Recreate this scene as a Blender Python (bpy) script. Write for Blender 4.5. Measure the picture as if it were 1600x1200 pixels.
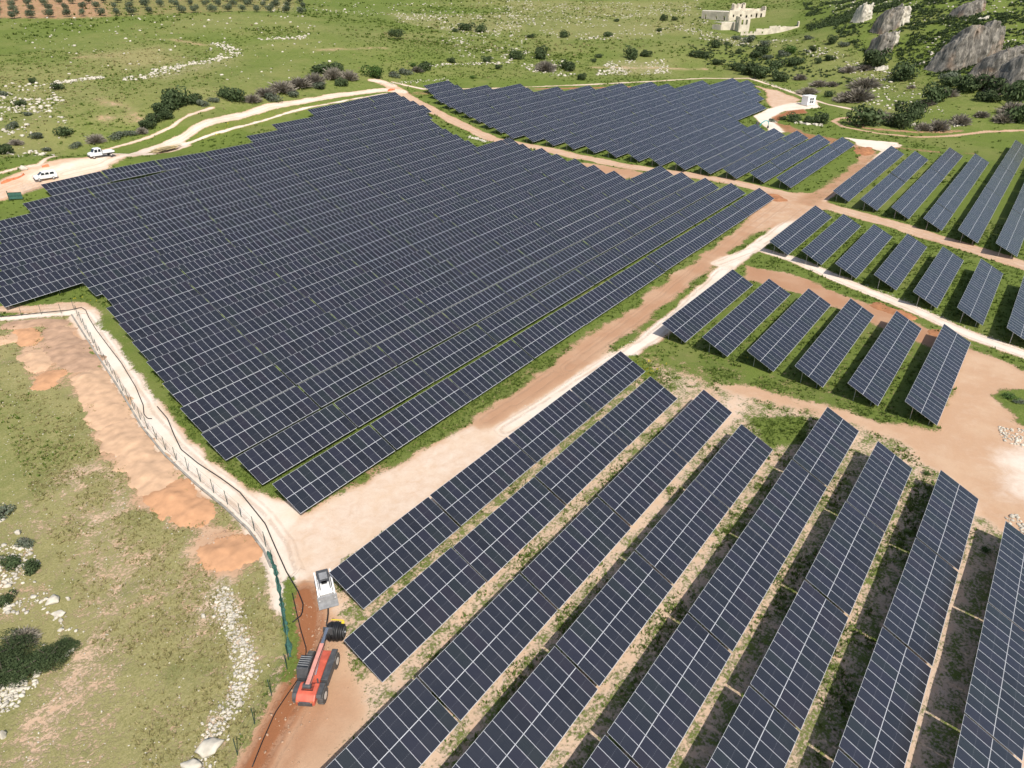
import bpy, bmesh, math, random
import numpy as np
from mathutils import Vector, Matrix

random.seed(7); rng = np.random.default_rng(11)
for o in list(bpy.data.objects): bpy.data.objects.remove(o)
scene = bpy.context.scene
COL = scene.collection
R = math.radians

# ------------------------------------------------------------------ camera, sky, sun, exposure
CAM_H, PITCH, AZ, FPX = 49.3, R(29.5), R(36.4), 1125.0      # world X runs along the panel rows, Y across them
cam_d = bpy.data.cameras.new('camera'); cam = bpy.data.objects.new('camera', cam_d); COL.objects.link(cam)
cam_d.sensor_width = 36.0; cam_d.lens = 36.0*FPX/1600.0; cam_d.clip_start = 0.5; cam_d.clip_end = 4000
cam.location = (0, 0, CAM_H)
cam.rotation_euler = (R(90)-PITCH, 0, AZ-R(90))
scene.camera = cam
scene.render.resolution_x, scene.render.resolution_y = 1024, 768

SUN_AZ, SUN_EL = R(58+180), R(50)                            # direction towards the sun, ccw from +X
world = bpy.data.worlds.new('World'); scene.world = world; world.use_nodes = True
nt = world.node_tree; nt.nodes.clear()
wo = nt.nodes.new('ShaderNodeOutputWorld'); bg = nt.nodes.new('ShaderNodeBackground'); sky = nt.nodes.new('ShaderNodeTexSky')
sky.sky_type = 'NISHITA'; sky.sun_disc = False; sky.sun_elevation = SUN_EL; sky.sun_rotation = R(90)-SUN_AZ
sky.altitude = 200; sky.air_density = 1.0; sky.dust_density = 2.4; sky.ozone_density = 1.0
bg.inputs['Strength'].default_value = 0.11
nt.links.new(sky.outputs[0], bg.inputs['Color']); nt.links.new(bg.outputs[0], wo.inputs['Surface'])
sun_d = bpy.data.lights.new('sun', 'SUN'); sun = bpy.data.objects.new('sun', sun_d); COL.objects.link(sun)
sun_d.energy = 4.3; sun_d.angle = R(0.53); sun_d.color = (1.0, 0.955, 0.88)
to_sun = Vector((math.cos(SUN_AZ)*math.cos(SUN_EL), math.sin(SUN_AZ)*math.cos(SUN_EL), math.sin(SUN_EL)))
sun.rotation_euler = to_sun.to_track_quat('Z', 'Y').to_euler(); sun.location = (0, 0, 120)
vs = scene.view_settings
vs.view_transform = 'Standard'; vs.look = 'None'; vs.gamma = 1.0; vs.exposure = 0.22; vs.use_curve_mapping = False

# ------------------------------------------------------------------ terrain height
fwh = np.array([math.cos(AZ), math.sin(AZ), 0]); rgt = np.array([math.sin(AZ), -math.cos(AZ), 0])
fwd = math.cos(PITCH)*fwh+np.array([0, 0, -math.sin(PITCH)]); upv = np.cross(rgt, fwd)
def view_ray(px, py): return fwd+(px-800)/FPX*rgt-(py-600)/FPX*upv
def depth_point(px, py, d): return np.array([0, 0, CAM_H])+view_ray(px, py)*d
QC = (3.34844845, 0.34477855, -2.94863278, 0.05229877, 0.99617612, 1.95611586)
TABLE_TOP = 2.75
def farm_z(x, y):
    x = x/100.; y = y/100.
    return QC[0]+QC[1]*x+QC[2]*y+QC[3]*x*x+QC[4]*x*y+QC[5]*y*y-TABLE_TOP
ctl = []
for x in range(30, 211, 30):
    for y in range(50, 216, 27): ctl.append((x, y))
for x in range(195, 260, 20):
    for y in range(55, 200, 24): ctl.append((x, y))
for x, y in [(290, 105), (320, 112), (345, 122), (345, 130), (310, 140), (290, 150), (330, 100), (300, 80), (270, 70)]: ctl.append((x, y))
for x in range(10, 291, 28):
    for y in (-14, 4, 22, 42): ctl.append((x, y))
for x, y in [(0, 60), (10, 80), (15, 110), (25, 140), (-10, 40), (-15, 80), (-10, 120), (0, 0), (-40, -40), (40, -50), (100, -50), (200, -40), (-60, 60)]: ctl.append((x, y))
ctl = [(x, y, float(farm_z(x, y)) if x > -1 else 0.3) for x, y in ctl]
for px, py, d in [(60, 240, 185), (160, 238, 190), (300, 195, 222), (100, 200, 213), (20, 150, 240), (250, 165, 232), (400, 150, 252), (530, 125, 285),
                  (0, 100, 275), (150, 100, 280), (300, 100, 288), (450, 90, 310), (600, 70, 345), (0, 30, 365), (200, 28, 375), (400, 24, 390), (0, 0, 420), (250, 0, 440),
                  (500, 0, 500), (700, 60, 400), (700, 0, 560), (900, 90, 372), (900, 40, 470), (900, 0, 590), (1050, 80, 390), (1150, 54, 450), (1100, 0, 600), (1250, 55, 430),
                  (1250, 0, 540), (1150, 100, 372), (1300, 90, 350), (1300, 40, 395), (1400, 100, 330), (1400, 50, 358), (1400, 0, 400), (1500, 110, 308), (1500, 45, 338), (1500, 0, 366),
                  (1600, 100, 300), (1600, 40, 326), (1600, 0, 350), (1600, 160, 262), (1450, 160, 275), (1750, 60, 300), (1750, 180, 250), (1850, 300, 190),
                  (-100, 60, 320), (-200, 150, 230), (-250, 300, 170), (-100, 10, 400), (0, -60, 600), (400, -60, 650), (800, -60, 760), (1200, -60, 720), (1600, -60, 400), (1900, -40, 400), (-300, -40, 560)]:
    ctl.append(tuple(depth_point(px, py, d)))
ctl = np.array(ctl)
def tps_fit(P, lam=4e-4):
    A = P[:, :2]/100.; n = len(A)
    r2 = ((A[:, None]-A[None])**2).sum(-1)
    K = 0.5*r2*np.log(r2+1e-9)+lam*np.eye(n)
    Q = np.concatenate([np.ones((n, 1)), A], 1)
    M = np.block([[K, Q], [Q.T, np.zeros((3, 3))]])
    return A, np.linalg.solve(M, np.concatenate([P[:, 2], np.zeros(3)]))
TA, TW = tps_fit(ctl)
def tps_eval(x, y):
    x = np.asarray(x, float).ravel()/100.; y = np.asarray(y, float).ravel()/100.
    out = np.empty_like(x)
    for s in range(0, len(x), 20000):
        xs, ys = x[s:s+20000], y[s:s+20000]
        r2 = (xs[:, None]-TA[None, :, 0])**2+(ys[:, None]-TA[None, :, 1])**2
        out[s:s+20000] = (0.5*r2*np.log(r2+1e-9))@TW[:-3]+TW[-3]+TW[-2]*xs+TW[-1]*ys
    return out
# smooth value noise shared by relief, colour masks and plant scatter
def _hash(i, j, seed):
    h = (i.astype(np.int64)*374761393+j.astype(np.int64)*668265263+seed*982451653) & 0x7fffffff
    h = ((h ^ (h >> 13))*1274126177) & 0x7fffffff
    return ((h ^ (h >> 16)) & 0xffff)/65535.
def vnoise(x, y, scale, seed=0):
    x = np.asarray(x)/scale; y = np.asarray(y)/scale
    i = np.floor(x); j = np.floor(y); u = x-i; v = y-j; u = u*u*(3-2*u); v = v*v*(3-2*v)
    i = i.astype(np.int64); j = j.astype(np.int64)
    return (_hash(i, j, seed)*(1-u)+_hash(i+1, j, seed)*u)*(1-v)+(_hash(i, j+1, seed)*(1-u)+_hash(i+1, j+1, seed)*u)*v
def fbm(x, y, scale, seed=0, n=4):
    s = 0; a = 1; t = 0
    for k in range(n): s = s+a*vnoise(x, y, scale/2**k, seed+k*17); t += a; a *= .55
    return s/t
# coarse height grid for quick look-ups
CGX = np.linspace(-340, 1500, 461); CGY = np.linspace(-340, 1400, 436)
_cx, _cy = np.meshgrid(CGX, CGY, indexing='ij')
CGZ = tps_eval(_cx, _cy).reshape(_cx.shape)
def bilin(gx, gy, G, x, y):
    fx = np.clip((np.asarray(x)-gx[0])/(gx[1]-gx[0]), 0, len(gx)-1.001); fy = np.clip((np.asarray(y)-gy[0])/(gy[1]-gy[0]), 0, len(gy)-1.001)
    i = fx.astype(int); j = fy.astype(int); u = fx-i; v = fy-j
    return (G[i, j]*(1-u)+G[i+1, j]*u)*(1-v)+(G[i, j+1]*(1-u)+G[i+1, j+1]*u)*v
def TZ(x, y): return bilin(CGX, CGY, CGZ, x, y)
def tz(x, y): return float(TZ(np.array([float(x)]), np.array([float(y)]))[0])
_ts = np.concatenate([np.arange(35, 200, .5), np.arange(200, 900, 1.5)])
def hit(px, py, up=0.0):
    d = view_ray(px, py); P = np.array([0, 0, CAM_H])+_ts[:, None]*d
    h = P[:, 2]-TZ(P[:, 0], P[:, 1])-up
    k = np.argmax(h < 0)
    if not h[k] < 0: k = len(_ts)-1
    a, b = _ts[max(k-1, 0)], _ts[k]
    for _ in range(18):
        m = .5*(a+b); q = np.array([0, 0, CAM_H])+m*d
        if q[2]-tz(q[0], q[1])-up < 0: b = m
        else: a = m
    q = np.array([0, 0, CAM_H])+b*d
    return q
def hits(pts): return np.array([hit(*p) for p in pts])
def cam_depth(x, y, z): return float(np.dot(np.array([x, y, z-CAM_H]), fwd))
def to_px(x, y, z):
    v = np.array([x, y, z-CAM_H]); d = v@fwd
    return 800+FPX*(v@rgt)/d, 600-FPX*(v@upv)/d

# ------------------------------------------------------------------ materials
def new_mat(name):
    m = bpy.data.materials.new(name); m.use_nodes = True
    b = m.node_tree.nodes['Principled BSDF']; return m, m.node_tree, b
def simple(name, col, rough=.6, metal=0, noise=0.0, nscale=3.0, spec=.5, bump=0.0):
    m, t, b = new_mat(name)
    b.inputs['Roughness'].default_value = rough; b.inputs['Metallic'].default_value = metal
    b.inputs['Specular IOR Level'].default_value = spec
    if noise:
        tc = t.nodes.new('ShaderNodeTexCoord'); n = t.nodes.new('ShaderNodeTexNoise'); n.inputs['Scale'].default_value = nscale; n.inputs['Detail'].default_value = 5
        r = t.nodes.new('ShaderNodeValToRGB')
        lo = [max(0, c*(1-noise)) for c in col]; hi = [min(1, c*(1+noise)) for c in col]
        r.color_ramp.elements[0].position = .3; r.color_ramp.elements[1].position = .7
        r.color_ramp.elements[0].color = (*lo, 1); r.color_ramp.elements[1].color = (*hi, 1)
        t.links.new(tc.outputs['Object'], n.inputs['Vector']); t.links.new(n.outputs['Fac'], r.inputs['Fac']); t.links.new(r.outputs['Color'], b.inputs['Base Color'])
        if bump:
            bp = t.nodes.new('ShaderNodeBump'); bp.inputs['Strength'].default_value = bump; bp.inputs['Distance'].default_value = .05
            t.links.new(n.outputs['Fac'], bp.inputs['Height']); t.links.new(bp.outputs['Normal'], b.inputs['Normal'])
    else: b.inputs['Base Color'].default_value = (*col, 1)
    return m
M = {}
M['alu'] = simple('anodised_aluminium', (.54, .55, .57), .42, 0, .06, 2.0)
M['steel'] = simple('galvanised_steel', (.42, .43, .44), .5, .6, .15, 4)
M['back'] = simple('module_backsheet', (.55, .55, .56), .6)
M['black'] = simple('black_plastic', (.012, .012, .013), .55)
M['rubber'] = simple('dusty_rubber', (.09, .085, .08), .85, 0, .3, 3)
M['hub'] = simple('pale_wheel_hub', (.62, .58, .52), .6, 0, .15, 4)
M['red'] = simple('faded_red_paint', (.55, .115, .07), .45, 0, .22, 1.6)
M['boom_red'] = simple('sun_bleached_boom_paint', (.60, .27, .22), .6, 0, .18, 1.5)
M['darkgrey'] = simple('dark_grey_metal', (.07, .072, .075), .5, 0, .25, 3)
M['grey'] = simple('grey_metal', (.26, .26, .26), .55, 0, .2, 3)
M['chrome'] = simple('bright_steel', (.7, .7, .7), .25, .9)
M['white'] = simple('white_vehicle_paint', (.78, .78, .77), .3, 0, .05, 1.0)
M['glass'] = simple('tinted_glass', (.02, .025, .03), .08)
M['yellow'] = simple('yellow_paint', (.72, .55, .04), .5, 0, .1, 3)
M['teal'] = simple('teal_paint', (.02, .33, .33), .45, 0, .15, 3)
M['green_net'] = simple('green_netting', (.045, .125, .095), .8, 0, .45, 5)
M['green_post'] = simple('dark_green_post', (.02, .06, .045), .6)
M['orange_net'] = simple('orange_netting', (.62, .20, .09), .75, 0, .3, 2)
M['kerb'] = simple('shade_toned_concrete', (.30, .275, .235), .9, 0, .3, .9, .2, .3)  # kerb concrete darkened to carry the shaded line along the step
M['concrete'] = simple('weathered_concrete', (.50, .46, .40), .9, 0, .22, .9, .2, .3)
M['plaster'] = simple('old_limestone_plaster', (.60, .53, .425), .95, 0, .25, .35, .2, .4)
M['plaster_roof'] = simple('pale_lime_roof', (.66, .60, .50), .95, 0, .15, .3, .2, .3)
M['ochre'] = simple('weathered_boards', (.50, .40, .22), .9, 0, .3, .8, .2, .3)
M['cabin'] = simple('white_cabin_render', (.80, .80, .79), .7, 0, .05, .8)
M['louvre'] = simple('dark_louvre', (.05, .055, .06), .5)
M['limestone'] = simple('white_limestone', (.52, .475, .39), .95, 0, .28, .9, .2, .5)
M['cliff'] = simple('grey_cliff_rock', (.20, .18, .155), .95, 0, .55, .20, .2, .7)
def cliff_material():  # rock tone darkened to stand for crag faces lying in shade
    m, t, b = new_mat('grey_cliff_rock'); N = t.nodes.new; L = t.links.new
    tc = N('ShaderNodeTexCoord'); mp = N('ShaderNodeMapping'); mp.inputs['Scale'].default_value = (.9, .9, .22); L(tc.outputs['Object'], mp.inputs['Vector'])
    n1 = N('ShaderNodeTexNoise'); n1.inputs['Scale'].default_value = .8; n1.inputs['Detail'].default_value = 8; n1.inputs['Roughness'].default_value = .7; L(mp.outputs[0], n1.inputs['Vector'])
    n2 = N('ShaderNodeTexNoise'); n2.inputs['Scale'].default_value = .12; n2.inputs['Detail'].default_value = 4; L(tc.outputs['Object'], n2.inputs['Vector'])
    r = N('ShaderNodeValToRGB'); cr = r.color_ramp; cr.elements[0].position = .33; cr.elements[0].color = (.070, .064, .056, 1); cr.elements[1].position = .70; cr.elements[1].color = (.40, .36, .30, 1)
    e = cr.elements.new(.5); e.color = (.19, .175, .150, 1); L(n1.outputs['Fac'], r.inputs['Fac'])
    mx = N('ShaderNodeMix'); mx.data_type = 'RGBA'; rr = N('ShaderNodeMapRange'); rr.inputs[1].default_value = .52; rr.inputs[2].default_value = .66; rr.inputs[4].default_value = .5; L(n2.outputs['Fac'], rr.inputs[0])
    L(rr.outputs[0], mx.inputs['Factor']); L(r.outputs['Color'], mx.inputs[6]); mx.inputs[7].default_value = (.30, .185, .115, 1); L(mx.outputs[2], b.inputs['Base Color'])
    b.inputs['Roughness'].default_value = .95; b.inputs['Specular IOR Level'].default_value = .15
    bp = N('ShaderNodeBump'); bp.inputs['Strength'].default_value = .9; bp.inputs['Distance'].default_value = .5; L(n1.outputs['Fac'], bp.inputs['Height']); L(bp.outputs['Normal'], b.inputs['Normal'])
    return m
M['cliff'] = cliff_material()
M['soil_orange'] = simple('orange_soil', (.52, .285, .155), .95, 0, .16, .8, .15, .5)
M['soil_tan'] = simple('tan_soil', (.54, .355, .225), .95, 0, .16, .8, .15, .5)
M['soil_brown'] = simple('brown_soil', (.41, .265, .175), .95, 0, .2, .8, .15, .5)
M['soil_red'] = simple('red_soil', (.36, .165, .08), .95, 0, .22, .8, .15, .5)
M['bark'] = simple('bark', (.10, .08, .06), .9, 0, .3, 3)
M['mesh_wire'] = simple('wire_mesh_grey', (.35, .36, .35), .6)

# solar cell glass: cells and hairlines follow each module's own UVs
def cell_material():
    m, t, b = new_mat('solar_cell_glass'); N = t.nodes.new; L = t.links.new
    uv = N('ShaderNodeUVMap'); sp = N('ShaderNodeSeparateXYZ'); L(uv.outputs['UV'], sp.inputs[0])
    def mth(op, a, bb=None, c=None):
        n = N('ShaderNodeMath'); n.operation = op
        for i, v in enumerate((a, bb, c)):
            if v is None: continue
            if isinstance(v, (int, float)): n.inputs[i].default_value = v
            else: L(v, n.inputs[i])
        return n.outputs[0]
    U, V = sp.outputs[0], sp.outputs[1]
    fu = mth('ABSOLUTE', mth('SUBTRACT', mth('FRACT', mth('MULTIPLY', U, 6)), .5))
    fv = mth('ABSOLUTE', mth('SUBTRACT', mth('FRACT', mth('MULTIPLY', V, 24)), .5))
    line = mth('MAXIMUM', mth('GREATER_THAN', fu, .478), mth('GREATER_THAN', fv, .455))
    dash = mth('GREATER_THAN', mth('FRACT', mth('MULTIPLY', U, 6)), .42)
    mid = mth('MULTIPLY', mth('LESS_THAN', mth('ABSOLUTE', mth('SUBTRACT', V, .5)), .0032), dash)
    eu = mth('ABSOLUTE', mth('SUBTRACT', U, .5)); ev = mth('ABSOLUTE', mth('SUBTRACT', V, .5))
    edge = mth('MAXIMUM', mth('GREATER_THAN', eu, .4945), mth('GREATER_THAN', ev, .4972))
    white = mth('MAXIMUM', mth('MULTIPLY', mid, .30), edge)
    oi = N('ShaderNodeObjectInfo'); ge = N('ShaderNodeNewGeometry')
    rnd = mth('FRACT', mth('ADD', oi.outputs['Random'], ge.outputs['Random Per Island']))
    ramp = N('ShaderNodeValToRGB'); cr = ramp.color_ramp; cr.interpolation = 'CONSTANT'
    cols = [(0, (.0088, .0110, .0190)), (.18, (.0115, .0138, .0225)), (.42, (.0092, .0122, .0185)), (.60, (.0128, .0140, .0250)), (.76, (.0105, .0155, .0185)), (.86, (.0140, .0130, .0220)), (.95, (.0065, .0080, .0135))]
    cr.elements[0].position = 0; cr.elements[0].color = (*cols[0][1], 1); cr.elements[1].position = cols[1][0]; cr.elements[1].color = (*cols[1][1], 1)
    for p, c in cols[2:]: e = cr.elements.new(p); e.color = (*c, 1)
    L(rnd, ramp.inputs['Fac'])
    mx = N('ShaderNodeMix'); mx.data_type = 'RGBA'; L(mth('MULTIPLY', line, .55), mx.inputs['Factor']); L(ramp.outputs['Color'], mx.inputs[6]); mx.inputs[7].default_value = (.040, .044, .058, 1)
    m2 = N('ShaderNodeMix'); m2.data_type = 'RGBA'; L(white, m2.inputs['Factor']); L(mx.outputs[2], m2.inputs[6]); m2.inputs[7].default_value = (.46, .47, .51, 1)
    # fine dust film
    tc = N('ShaderNodeTexCoord'); nz = N('ShaderNodeTexNoise'); nz.inputs['Scale'].default_value = .9; nz.inputs['Detail'].default_value = 3; L(tc.outputs['Object'], nz.inputs['Vector'])
    m3 = N('ShaderNodeMix'); m3.data_type = 'RGBA'; L(mth('MULTIPLY', nz.outputs['Fac'], .035), m3.inputs['Factor']); L(m2.outputs[2], m3.inputs[6]); m3.inputs[7].default_value = (.5, .46, .4, 1)
    L(m3.outputs[2], b.inputs['Base Color'])
    b.inputs['Roughness'].default_value = .24; b.inputs['IOR'].default_value = 1.5; b.inputs['Specular IOR Level'].default_value = .75
    return m
M['cell'] = cell_material()

def foliage_material(name, c_dark, c_mid, c_light, trans=.25):
    m, t, b = new_mat(name); N = t.nodes.new; L = t.links.new
    ge = N('ShaderNodeNewGeometry'); oi = N('ShaderNodeObjectInfo'); r = N('ShaderNodeValToRGB'); cr = r.color_ramp
    cr.elements[0].color = (*c_dark, 1); cr.elements[1].color = (*c_light, 1); e = cr.elements.new(.5); e.color = (*c_mid, 1)
    L(ge.outputs['Random Per Island'], r.inputs['Fac'])
    hs = N('ShaderNodeHueSaturation'); L(r.outputs['Color'], hs.inputs['Color'])
    mr = N('ShaderNodeMapRange'); mr.inputs[3].default_value = .8; mr.inputs[4].default_value = 1.2; L(oi.outputs['Random'], mr.inputs[0]); L(mr.outputs[0], hs.inputs['Value'])
    L(hs.outputs['Color'], b.inputs['Base Color']); b.inputs['Roughness'].default_value = .75; b.inputs['Specular IOR Level'].default_value = .2
    if trans:
        out = t.nodes['Material Output']; tr = N('ShaderNodeBsdfTranslucent'); mix = N('ShaderNodeMixShader'); mix.inputs[0].default_value = trans
        L(hs.outputs['Color'], tr.inputs['Color']); L(b.outputs[0], mix.inputs[1]); L(tr.outputs[0], mix.inputs[2]); L(mix.outputs[0], out.inputs['Surface'])
    return m
M['leaf_dark'] = foliage_material('dark_evergreen_leaves', (.036, .058, .022), (.064, .094, .036), (.105, .138, .060))
M['leaf_bright'] = foliage_material('fresh_green_leaves', (.040, .085, .018), (.070, .130, .028), (.115, .180, .045))
M['leaf_olive'] = foliage_material('olive_leaves', (.075, .100, .058), (.115, .145, .085), (.170, .200, .130))
M['twig_grey'] = foliage_material('grey_leafless_twigs', (.17, .148, .112), (.25, .222, .175), (.35, .315, .255), .2)
M['leaf_sage'] = foliage_material('sage_scrub_leaves', (.085, .105, .068), (.125, .15, .10), (.18, .20, .145))
M['weed'] = foliage_material('weed_leaves', (.070, .115, .016), (.120, .175, .030), (.190, .235, .058))
M['weed_dry'] = foliage_material('dry_grass', (.20, .185, .070), (.29, .26, .11), (.40, .34, .17))
M['flower'] = foliage_material('yellow_flowers', (.45, .38, .02), (.60, .50, .03), (.70, .62, .05), .1)

# ------------------------------------------------------------------ mesh helpers
class MB:
    def __init__(s): s.v = []; s.f = []; s.m = []
    def add(s, vs, fs, mi=0):
        b = len(s.v); s.v += [tuple(v) for v in vs]; s.f += [tuple(b+i for i in f) for f in fs]; s.m += [mi]*len(fs); return s
    def box(s, c, d, rot=None, mi=0, taper=1.0):
        hx, hy, hz = d[0]/2, d[1]/2, d[2]/2
        vs = [Vector((x*(taper if z > 0 else 1), y*(taper if z > 0 else 1), z)) for z in (-hz, hz) for x, y in ((-hx, -hy), (hx, -hy), (hx, hy), (-hx, hy))]
        if rot is not None: vs = [rot@v for v in vs]
        vs = [v+Vector(c) for v in vs]
        return s.add(vs, [(3, 2, 1, 0), (4, 5, 6, 7), (0, 1, 5, 4), (1, 2, 6, 5), (2, 3, 7, 6), (3, 0, 4, 7)], mi)
    def bar(s, p0, p1, w, h, mi=0):
        p0 = Vector(p0); p1 = Vector(p1); d = p1-p0; L = d.length
        q = d.to_track_quat('X', 'Z').to_matrix()
        return s.box((p0+p1)/2, (L, w, h), q, mi)
    def cyl(s, p0, p1, r0, r1=None, n=12, mi=0, cap=True):
        r1 = r0 if r1 is None else r1
        p0 = Vector(p0); p1 = Vector(p1); q = (p1-p0).to_track_quat('Z', 'Y').to_matrix()
        vs = []
        for p, r in ((p0, r0), (p1, r1)):
            for k in range(n):
                a = 2*math.pi*k/n; vs.append(p+q@Vector((r*math.cos(a), r*math.sin(a), 0)))
        fs = [(k, (k+1) % n, n+(k+1) % n, n+k) for k in range(n)]
        if cap: fs += [tuple(range(n-1, -1, -1)), tuple(range(n, 2*n))]
        return s.add(vs, fs, mi)
    def prism(s, prof, axis_len, mi=0, x0=None):
        # profile in (x,z) extruded along y, centred
        n = len(prof); h = axis_len/2
        vs = [(x, -h, z) for x, z in prof]+[(x, h, z) for x, z in prof]
        fs = [tuple(range(n)), tuple(range(2*n-1, n-1, -1))]+[(k, n+k, n+(k+1) % n, (k+1) % n) for k in range(n)]
        return s.add(vs, fs, mi)
    def tube(s, pts, r, n=6, mi=0):
        pts = [Vector(p) for p in pts]; vs = []; fs = []
        for i, p in enumerate(pts):
            d = (pts[min(i+1, len(pts)-1)]-pts[max(i-1, 0)]); q = d.to_track_quat('Z', 'Y').to_matrix()
            rr = r[i] if isinstance(r, (list, tuple)) else r
            for k in range(n):
                a = 2*math.pi*k/n; vs.append(p+q@Vector((rr*math.cos(a), rr*math.sin(a), 0)))
        for i in range(len(pts)-1):
            for k in range(n): fs.append((i*n+k, i*n+(k+1) % n, (i+1)*n+(k+1) % n, (i+1)*n+k))
        fs += [tuple(range(n-1, -1, -1)), tuple(range((len(pts)-1)*n, len(pts)*n))]
        return s.add(vs, fs, mi)
    def mesh(s, name, mats, smooth=False):
        me = bpy.data.meshes.new(name); me.from_pydata(s.v, [], s.f)
        for m in (mats if isinstance(mats, (list, tuple)) else [mats]): me.materials.append(m)
        me.polygons.foreach_set('material_index', s.m)
        if smooth: me.polygons.foreach_set('use_smooth', [True]*len(s.f))
        me.update(); return me
    def build(s, name, mats, parent=None, smooth=False, bevel=0):
        o = bpy.data.objects.new(name, s.mesh(name, mats, smooth)); COL.objects.link(o)
        if bevel:
            b = o.modifiers.new('bevel', 'BEVEL'); b.width = bevel; b.segments = 2; b.limit_method = 'ANGLE'
        if parent: o.parent = parent
        return o
def tag(o, label=None, cat=None, group=None, kind=None):
    if label: o['label'] = label
    if cat: o['category'] = cat
    if group: o['group'] = group
    if kind: o['kind'] = kind
    return o
def empty(name, loc, rz=0, rot=None):
    o = bpy.data.objects.new(name, None); COL.objects.link(o); o.location = loc
    o.rotation_euler = rot if rot is not None else (0, 0, rz); o.empty_display_size = .3; return o
def link(name, me, parent=None, loc=(0, 0, 0), rot=(0, 0, 0), sc=(1, 1, 1)):
    o = bpy.data.objects.new(name, me); COL.objects.link(o); o.location = loc; o.rotation_euler = rot; o.scale = sc
    if parent: o.parent = parent
    return o
def np_mesh(name, V, F, mats, smooth=False, midx=None):
    me = bpy.data.meshes.new(name); V = np.asarray(V, np.float32); F = np.asarray(F, np.int32)
    k = F.shape[1]
    me.vertices.add(len(V)); me.vertices.foreach_set('co', V.ravel())
    me.loops.add(F.size); me.loops.foreach_set('vertex_index', F.ravel())
    me.polygons.add(len(F)); me.polygons.foreach_set('loop_start', np.arange(0, F.size, k, dtype=np.int32)); me.polygons.foreach_set('loop_total', np.full(len(F), k, np.int32))
    for m in (mats if isinstance(mats, (list, tuple)) else [mats]): me.materials.append(m)
    if midx is not None: me.polygons.foreach_set('material_index', np.asarray(midx, np.int32))
    if smooth: me.polygons.foreach_set('use_smooth', np.ones(len(F), bool))
    me.update(calc_edges=True); me.validate(); return me
ORD = ['first', 'second', 'third', 'fourth', 'fifth', 'sixth', 'seventh', 'eighth', 'ninth', 'tenth', 'eleventh', 'twelfth', 'thirteenth', 'fourteenth', 'fifteenth', 'sixteenth', 'seventeenth',
       'eighteenth', 'nineteenth', 'twentieth', 'twenty-first', 'twenty-second', 'twenty-third', 'twenty-fourth', 'twenty-fifth', 'twenty-sixth', 'twenty-seventh', 'twenty-eighth', 'twenty-ninth', 'thirtieth']
def ordw(i): return ORD[i] if i < len(ORD) else 'number %d' % (i+1)
# ------------------------------------------------------------------ ground sheet, cut into ground and tracks
def grow(a, step, lim, f):
    out = []; x = a; s = step
    while (x < lim) if lim > a else (x > lim):
        s *= f; x += s if lim > a else -s; out.append(x)
    return out
GX = np.array(grow(-14, .75, -330, 1.07)[::-1]+list(np.arange(-14, 360, .75))+grow(360, .75, 1400, 1.035))
GY = np.array(grow(-28, .75, -330, 1.07)[::-1]+list(np.arange(-28, 226, .75))+grow(226, .75, 1300, 1.03))
gx, gy = np.meshgrid(GX, GY, indexing='ij'); SH = gx.shape
gxf, gyf = gx.ravel(), gy.ravel()
gz = TZ(gxf, gyf)
A = dict(cover=np.full(gxf.size, .93), dry=np.zeros(gxf.size), pale=np.full(gxf.size, .12), red=np.full(gxf.size, .3), flower=np.full(gxf.size, .06))
A['dry'][:] = np.clip(.18+.75*(fbm(gxf, gyf, 60, 3)-.28), 0, 1)
A['cover'][:] = np.clip(.93-.9*np.clip(fbm(gxf, gyf, 34, 9)-.62, 0, 1), 0, 1)
tid = np.zeros(gxf.size, np.int32); TNAMES = ['ground']; LAT = np.full(gxf.size, 9.0)
def seg_dist(P, closed=False, pad=12):
    d = np.full(gxf.size, 1e9)
    n = len(P); rngs = range(n if closed else n-1)
    for i in rngs:
        a = P[i][:2]; b = P[(i+1) % n][:2]
        lo = np.minimum(a, b)-pad; hi = np.maximum(a, b)+pad
        ix = np.where((GX > lo[0]) & (GX < hi[0]))[0]; iy = np.where((GY > lo[1]) & (GY < hi[1]))[0]
        if len(ix) == 0 or len(iy) == 0: continue
        idx = (ix[:, None]*SH[1]+iy[None]).ravel()
        x, y = gxf[idx], gyf[idx]; ab = b-a; t = np.clip(((x-a[0])*ab[0]+(y-a[1])*ab[1])/(ab@ab+1e-9), 0, 1)
        d[idx] = np.minimum(d[idx], np.hypot(x-a[0]-t*ab[0], y-a[1]-t*ab[1]))
    return d
def inside(P):
    r = np.zeros(gxf.size, bool); n = len(P)
    for i in range(n):
        (x0, y0), (x1, y1) = P[i][:2], P[(i+1) % n][:2]
        c = ((y0 > gyf) != (y1 > gyf))
        with np.errstate(divide='ignore', invalid='ignore'): r ^= c & (gxf < (x1-x0)*(gyf-y0)/(y1-y0)+x0)
    return r
EDGE = (fbm(gxf, gyf, 5.0, 41, 3)-.5)
def apply(sd, soft, vals, name=None, amt=1.0, wob=1.2):
    w = np.clip(.5-(sd+EDGE*wob*2)/(2*soft), 0, 1); w = w*w*(3-2*w)*amt
    for k, v in vals.items(): A[k] += (v-A[k])*w
    if name:
        if name not in TNAMES: TNAMES.append(name)
        tid[w > .5] = TNAMES.index(name)
def line(pts, hw, soft, vals, name=None, amt=1.0, wob=.8):
    d = seg_dist(hits(pts)); apply(d-hw, soft, vals, name, amt, wob)
    if name: LAT[:] = np.where(d < hw+1.5, np.minimum(d, 9.0), LAT)
def poly(pts, soft, vals, name=None, amt=1.0, wob=1.2, world=False):
    P = np.array(pts, float) if world else hits(pts)
    d = seg_dist(P, True); ins = inside(P); apply(np.where(ins, -d, d), soft, vals, name, amt, wob)
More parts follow.
